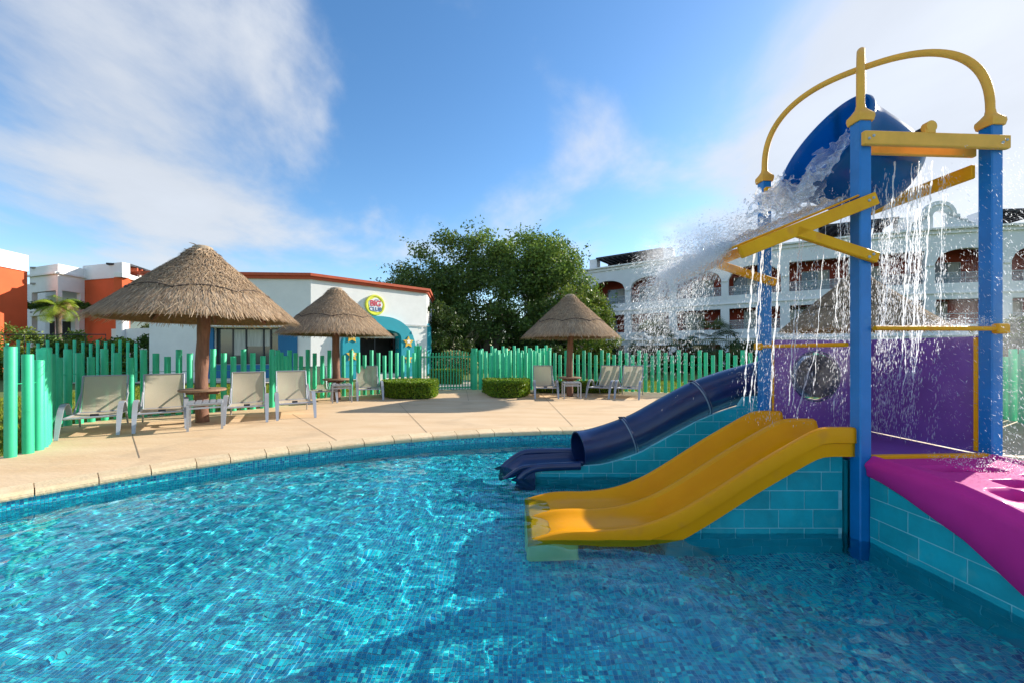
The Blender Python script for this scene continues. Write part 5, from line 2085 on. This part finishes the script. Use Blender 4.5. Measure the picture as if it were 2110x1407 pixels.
SL = 'white stream of water falling from the awning plate past the slide top'
for i, (u, v, z1, r0) in enumerate(((-.52, .52, 1.0, .0085), (-.46, .50, .95, .006), (-.40, .56, .93, .0045), (-.30, .48, .92, .004), (-.20, .60, 1.0, .0065), (-.13, .42, .95, .004), (-.08, .52, 1.0, .006), (-.02, .30, 1.2, .0035))):
    zt = 2.735 + (u + .06) * .415 - .02
    stream(SL, LW(u, v, zt), LW(u - .10, v + .02, z1), r0, 400 + i)
SR = 'white stream of water falling from the front cross beam between the tower posts'
for i in range(15):
    u = .10 + .88 * fw.uniform(.1, 1.0) ** .8
    v = fw.uniform(.10, .55)
    stream(SR, LW(u, v, 3.10), LW(u - fw.uniform(.06, .16), v - .02, fw.uniform(1.0, 2.0)), fw.choice([.0025, .0035, .005, .006]), 430 + i, 'streams below the front beam')
jet = stream('thin slanting jet of water shooting up across the tube hole', LW(.0, .70, .80), LW(.34, .85, 1.50), .007, 460)


def drop_mesh(name, P, Vel, size, stretch, label, m=M_DROP):
    """Many small water drops, each an octahedron drawn out along its way."""
    n_ = len(P)
    d = Vel / (np.linalg.norm(Vel, axis=1)[:, None] + 1e-9)
    a = np.cross(d, np.array([.31, .17, .93]))
    a /= np.linalg.norm(a, axis=1)[:, None] + 1e-9
    c = np.cross(d, a)
    s = size[:, None]
    st = stretch[:, None]
    V_ = np.stack([P - d * s * st, P + a * s, P + c * s, P - a * s, P - c * s, P + d * s * st * 1.15], 1).reshape(-1, 3)
    o = np.arange(n_)[:, None, None] * 6
    F_ = (np.array([[0, 2, 1], [0, 3, 2], [0, 4, 3], [0, 1, 4], [5, 1, 2], [5, 2, 3], [5, 3, 4], [5, 4, 1]])[None] + o).reshape(-1, 3)
    ob = npmesh(name, V_, F_, m, smooth=True)
    struct(ob, 'stuff')
    ob['label'] = label
    return ob


def to_world(A):
    c, s = math.cos(TA), math.sin(TA)
    return np.column_stack([TW[0] + A[:, 0] * c - A[:, 1] * s, TW[1] + A[:, 0] * s + A[:, 1] * c, A[:, 2]])


# fan of drops flung off the awning plate's lower edge
n = 34000
v0 = fw.uniform(-.02, SP - .02, n)
vx = -fw.uniform(.6, 1.9, n)
vz = fw.normal(-.25, .55, n)
vy = fw.normal(-.05, .35, n)
t = fw.uniform(0, 1, n) ** 1.6 * .36
A = np.column_stack([-1.06 + vx * t + fw.normal(0, .02, n), v0 + vy * t, 2.32 + vz * t - 4.9 * t * t + np.abs(fw.normal(0, .03, n))])
vel = np.column_stack([vx, vy, vz - 9.8 * t])
sz = np.exp(fw.normal(math.log(.0015), .35, n)) * (1 - .35 * t / .4)
drop_mesh('water_spray', to_world(A), vel, sz, fw.uniform(3.0, 10, n), 'fan of white drops flung off the awning over the slide')
# splash leaping above the plate
n = 10000
u0 = -fw.uniform(.15, 1.1, n)
v0 = fw.uniform(.0, SP, n)
t = fw.uniform(0, .26, n)
vx, vz, vy = -fw.uniform(.4, 2.6, n), fw.uniform(-.2, 1.9, n) * fw.uniform(.3, 1, n), fw.normal(0, .35, n)
A = np.column_stack([u0 + vx * t, v0 + vy * t, 2.74 + (u0 + .06) * .415 + .01 + np.maximum(0, vz * t - 4.9 * t * t) + np.abs(fw.normal(0, .035, n))])
vel = np.column_stack([vx, vy, vz - 9.8 * t])
k = A[:, 2] > 2.75 + (A[:, 0] + .06) * .415
sz = np.exp(fw.normal(math.log(.0016), .35, n))
drop_mesh('water_spray', to_world(A)[k], vel[k], sz[k], fw.uniform(2.0, 6, n)[k], 'splash of white drops above the awning plate')
# curtain of drops below the front beam and the bucket, and fine drops round the right post
n = 9000
ucl = fw.uniform(.12, 1.02, 34)
k_ = fw.integers(0, 34, n)
A = np.column_stack([ucl[k_] + fw.normal(0, .018, n), .08 + .62 * ((k_ * .37) % 1) + fw.normal(0, .02, n), 0.72 + 2.35 * fw.uniform(0, 1, n) ** .75])
A[:, 0] -= .10 * (3.1 - A[:, 2]) / 2
vel = np.column_stack([fw.normal(-.12, .10, n), fw.normal(0, .1, n), -np.ones(n) * 2])
drop_mesh('water_spray', to_world(A), vel, np.exp(fw.normal(math.log(.0014), .35, n)), fw.uniform(5, 14, n), 'curtain of falling drops below the front cross beam')
n = 3000
A = np.column_stack([SP + fw.normal(.06, .22, n), fw.uniform(-.30, .25, n), fw.uniform(.7, 3.1, n)])
vel = np.column_stack([fw.normal(.9, .5, n), fw.normal(-.3, .4, n), fw.normal(-1.6, .8, n)])
drop_mesh('water_spray', to_world(A), vel, np.exp(fw.normal(math.log(.0012), .3, n)), fw.uniform(4, 11, n), 'fine spray round the tower post nearest the magenta ramp end')
n = 2400
A = np.column_stack([fw.uniform(-.62, .06, n), fw.uniform(.25, .8, n), fw.uniform(.85, 2.5, n)])
vel = np.column_stack([fw.normal(-.15, .15, n), fw.normal(0, .1, n), -np.ones(n) * 2])
drop_mesh('water_spray', to_world(A), vel, np.exp(fw.normal(math.log(.0013), .3, n)), fw.uniform(4, 11, n), 'loose drops among the streams over the slide top')
# splash where water strikes the rail, panel tops and ramp
n = 3200
src = fw.integers(0, 3, n)
A = np.zeros((n, 3))
for s_, (u0_, u1_, v0_, v1_, z0_) in enumerate(((.45, 1.05, -.09, -.03, 1.70), (.05, 1.0, .9, 1.1, 1.63), (.4, 1.1, -.5, -.1, .66))):
    q = src == s_
    m_ = q.sum()
    A[q] = np.column_stack([fw.uniform(u0_, u1_, m_), fw.uniform(v0_, v1_, m_), z0_ + np.abs(fw.normal(0, .045, m_))])
vel = fw.normal(0, 1, (n, 3)) + np.array([0, 0, .8])
drop_mesh('water_spray', to_world(A), vel, np.exp(fw.normal(math.log(.0016), .35, n)), fw.uniform(1, 4, n), 'small splashes on the rail, panels and ramp')

# the body of water pouring from the bucket mouth on to the plate: a lumpy liquid skin
blob = MB()
gb = np.random.default_rng(9)


def icosphere(c, r):
    f = (1 + 5 ** .5) / 2
    vs_ = [Vector(v).normalized() for v in ((-1, f, 0), (1, f, 0), (-1, -f, 0), (1, -f, 0), (0, -1, f), (0, 1, f), (0, -1, -f), (0, 1, -f), (f, 0, -1), (f, 0, 1), (-f, 0, -1), (-f, 0, 1))]
    fs_ = [(0, 11, 5), (0, 5, 1), (0, 1, 7), (0, 7, 10), (0, 10, 11), (1, 5, 9), (5, 11, 4), (11, 10, 2), (10, 7, 6), (7, 1, 8), (3, 9, 4), (3, 4, 2), (3, 2, 6), (3, 6, 8), (3, 8, 9), (4, 9, 5), (2, 4, 11), (6, 2, 10), (8, 6, 7), (9, 8, 1)]
    blob.add([tuple(Vector(c) + v * r) for v in vs_], fs_)


for i in range(2300):
    v = gb.uniform(.12, 1.0)
    t = gb.uniform(0, 1) ** .9 * .36
    vx = gb.uniform(-1.7, -.6)
    u = .06 + vx * t + gb.normal(0, .015)
    z = 3.06 - .10 * (2 * (v - .56)) ** 2 * -1.2 + .05 * math.sin(v * 9) + .05 * math.sin(v * 23) + gb.uniform(-.05, .10) * (1 - t) - 4.9 * t * t * .62 + .10 * math.sin(u * 14 + v * 7)
    zp = 2.745 + (u + .06) * .415
    if z < zp + .012:
        z = zp + .012 + abs(gb.normal(0, .02))
    icosphere(LW(u, v, z), gb.uniform(.010, .024) * (1 - .4 * t / .36))
for i in range(1500):
    u = -gb.uniform(.12, 1.12)
    v = gb.uniform(.0, SP - .05)
    zp = 2.742 + (u + .06) * .415
    icosphere(LW(u, v, zp + .008 + abs(gb.normal(0, .022)) + .02 * max(0, math.sin(u * 17 + v * 11))), gb.uniform(.012, .026))
wb_ = blob.build('pouring_water', M_SHEET, edge=False)
rmod = wb_.modifiers.new('remesh', 'REMESH')
rmod.mode = 'VOXEL'
rmod.voxel_size = .015
rmod.use_smooth_shade = True
smod = wb_.modifiers.new('smooth', 'SMOOTH')
smod.iterations = 7
smod.factor = .5
tag(wb_, 'lumpy sheet of white water pouring from the bucket on to the awning plate', 'water')


# ---- fine mist hanging round the spray: small closed volumes of drifting droplets, thinning outwards
def mist(label, c, radii, dens, seed):
    b_ = MB()
    b_.lathe([(math.sin(PI * i / 12) + .0001, -math.cos(PI * i / 12)) for i in range(13)], 20, cap=False)
    o = b_.build('mist', mist_mat('mist_%d' % seed, dens, seed), edge=False)
    o.matrix_world = TM @ Matrix.Translation(c) @ Matrix.Diagonal((*radii, 1))
    struct(o, 'stuff')
    o['label'] = label
    return o


def mist_mat(name, dens, seed):
    m = bpy.data.materials.new(name)
    m.use_nodes = True
    N, L = m.node_tree.nodes, m.node_tree.links
    N.remove(N['Principled BSDF'])
    v = N.new('ShaderNodeVolumePrincipled')
    v.inputs['Color'].default_value = (.97, .98, 1, 1)
    v.inputs['Anisotropy'].default_value = .45
    tc = N.new('ShaderNodeTexCoord')
    ln_ = N.new('ShaderNodeVectorMath')
    ln_.operation = 'LENGTH'
    L.new(tc.outputs['Object'], ln_.inputs[0])
    mr = N.new('ShaderNodeMapRange')
    mr.interpolation_type = 'SMOOTHSTEP'
    mr.inputs['From Min'].default_value = .1
    mr.inputs['From Max'].default_value = .95
    mr.inputs['To Min'].default_value = 1
    mr.inputs['To Max'].default_value = 0
    L.new(ln_.outputs['Value'], mr.inputs['Value'])
    nz = N.new('ShaderNodeTexNoise')
    nz.inputs['Scale'].default_value = 2.6
    nz.inputs['Detail'].default_value = 4
    mp = N.new('ShaderNodeMapping')
    mp.inputs['Location'].default_value = (seed * 3.7, seed, 0)
    L.new(tc.outputs['Object'], mp.inputs[0])
    L.new(mp.outputs[0], nz.inputs['Vector'])
    nr = N.new('ShaderNodeMapRange')
    nr.inputs['From Min'].default_value = .38
    nr.inputs['From Max'].default_value = .70
    L.new(nz.outputs['Fac'], nr.inputs['Value'])
    a = N.new('ShaderNodeMath')
    a.operation = 'MULTIPLY'
    L.new(mr.outputs[0], a.inputs[0])
    L.new(nr.outputs[0], a.inputs[1])
    d = N.new('ShaderNodeMath')
    d.operation = 'MULTIPLY'
    d.inputs[1].default_value = dens
    L.new(a.outputs[0], d.inputs[0])
    L.new(d.outputs[0], v.inputs['Density'])
    L.new(v.outputs[0], N['Material Output'].inputs['Volume'])
    return m


mist('soft white mist where the water leaves the awning plate', (-1.12, .50, 2.42), (.62, .62, .36), 3.0, 1)
mist('thin mist drifting round the tower post by the striped fence shadows', (SP + .08, .05, 1.55), (.34, .40, 1.0), .8, 2)
mist('thin mist above the slide top and purple panel', (.15, .60, 1.25), (.60, .45, .55), .4, 3)
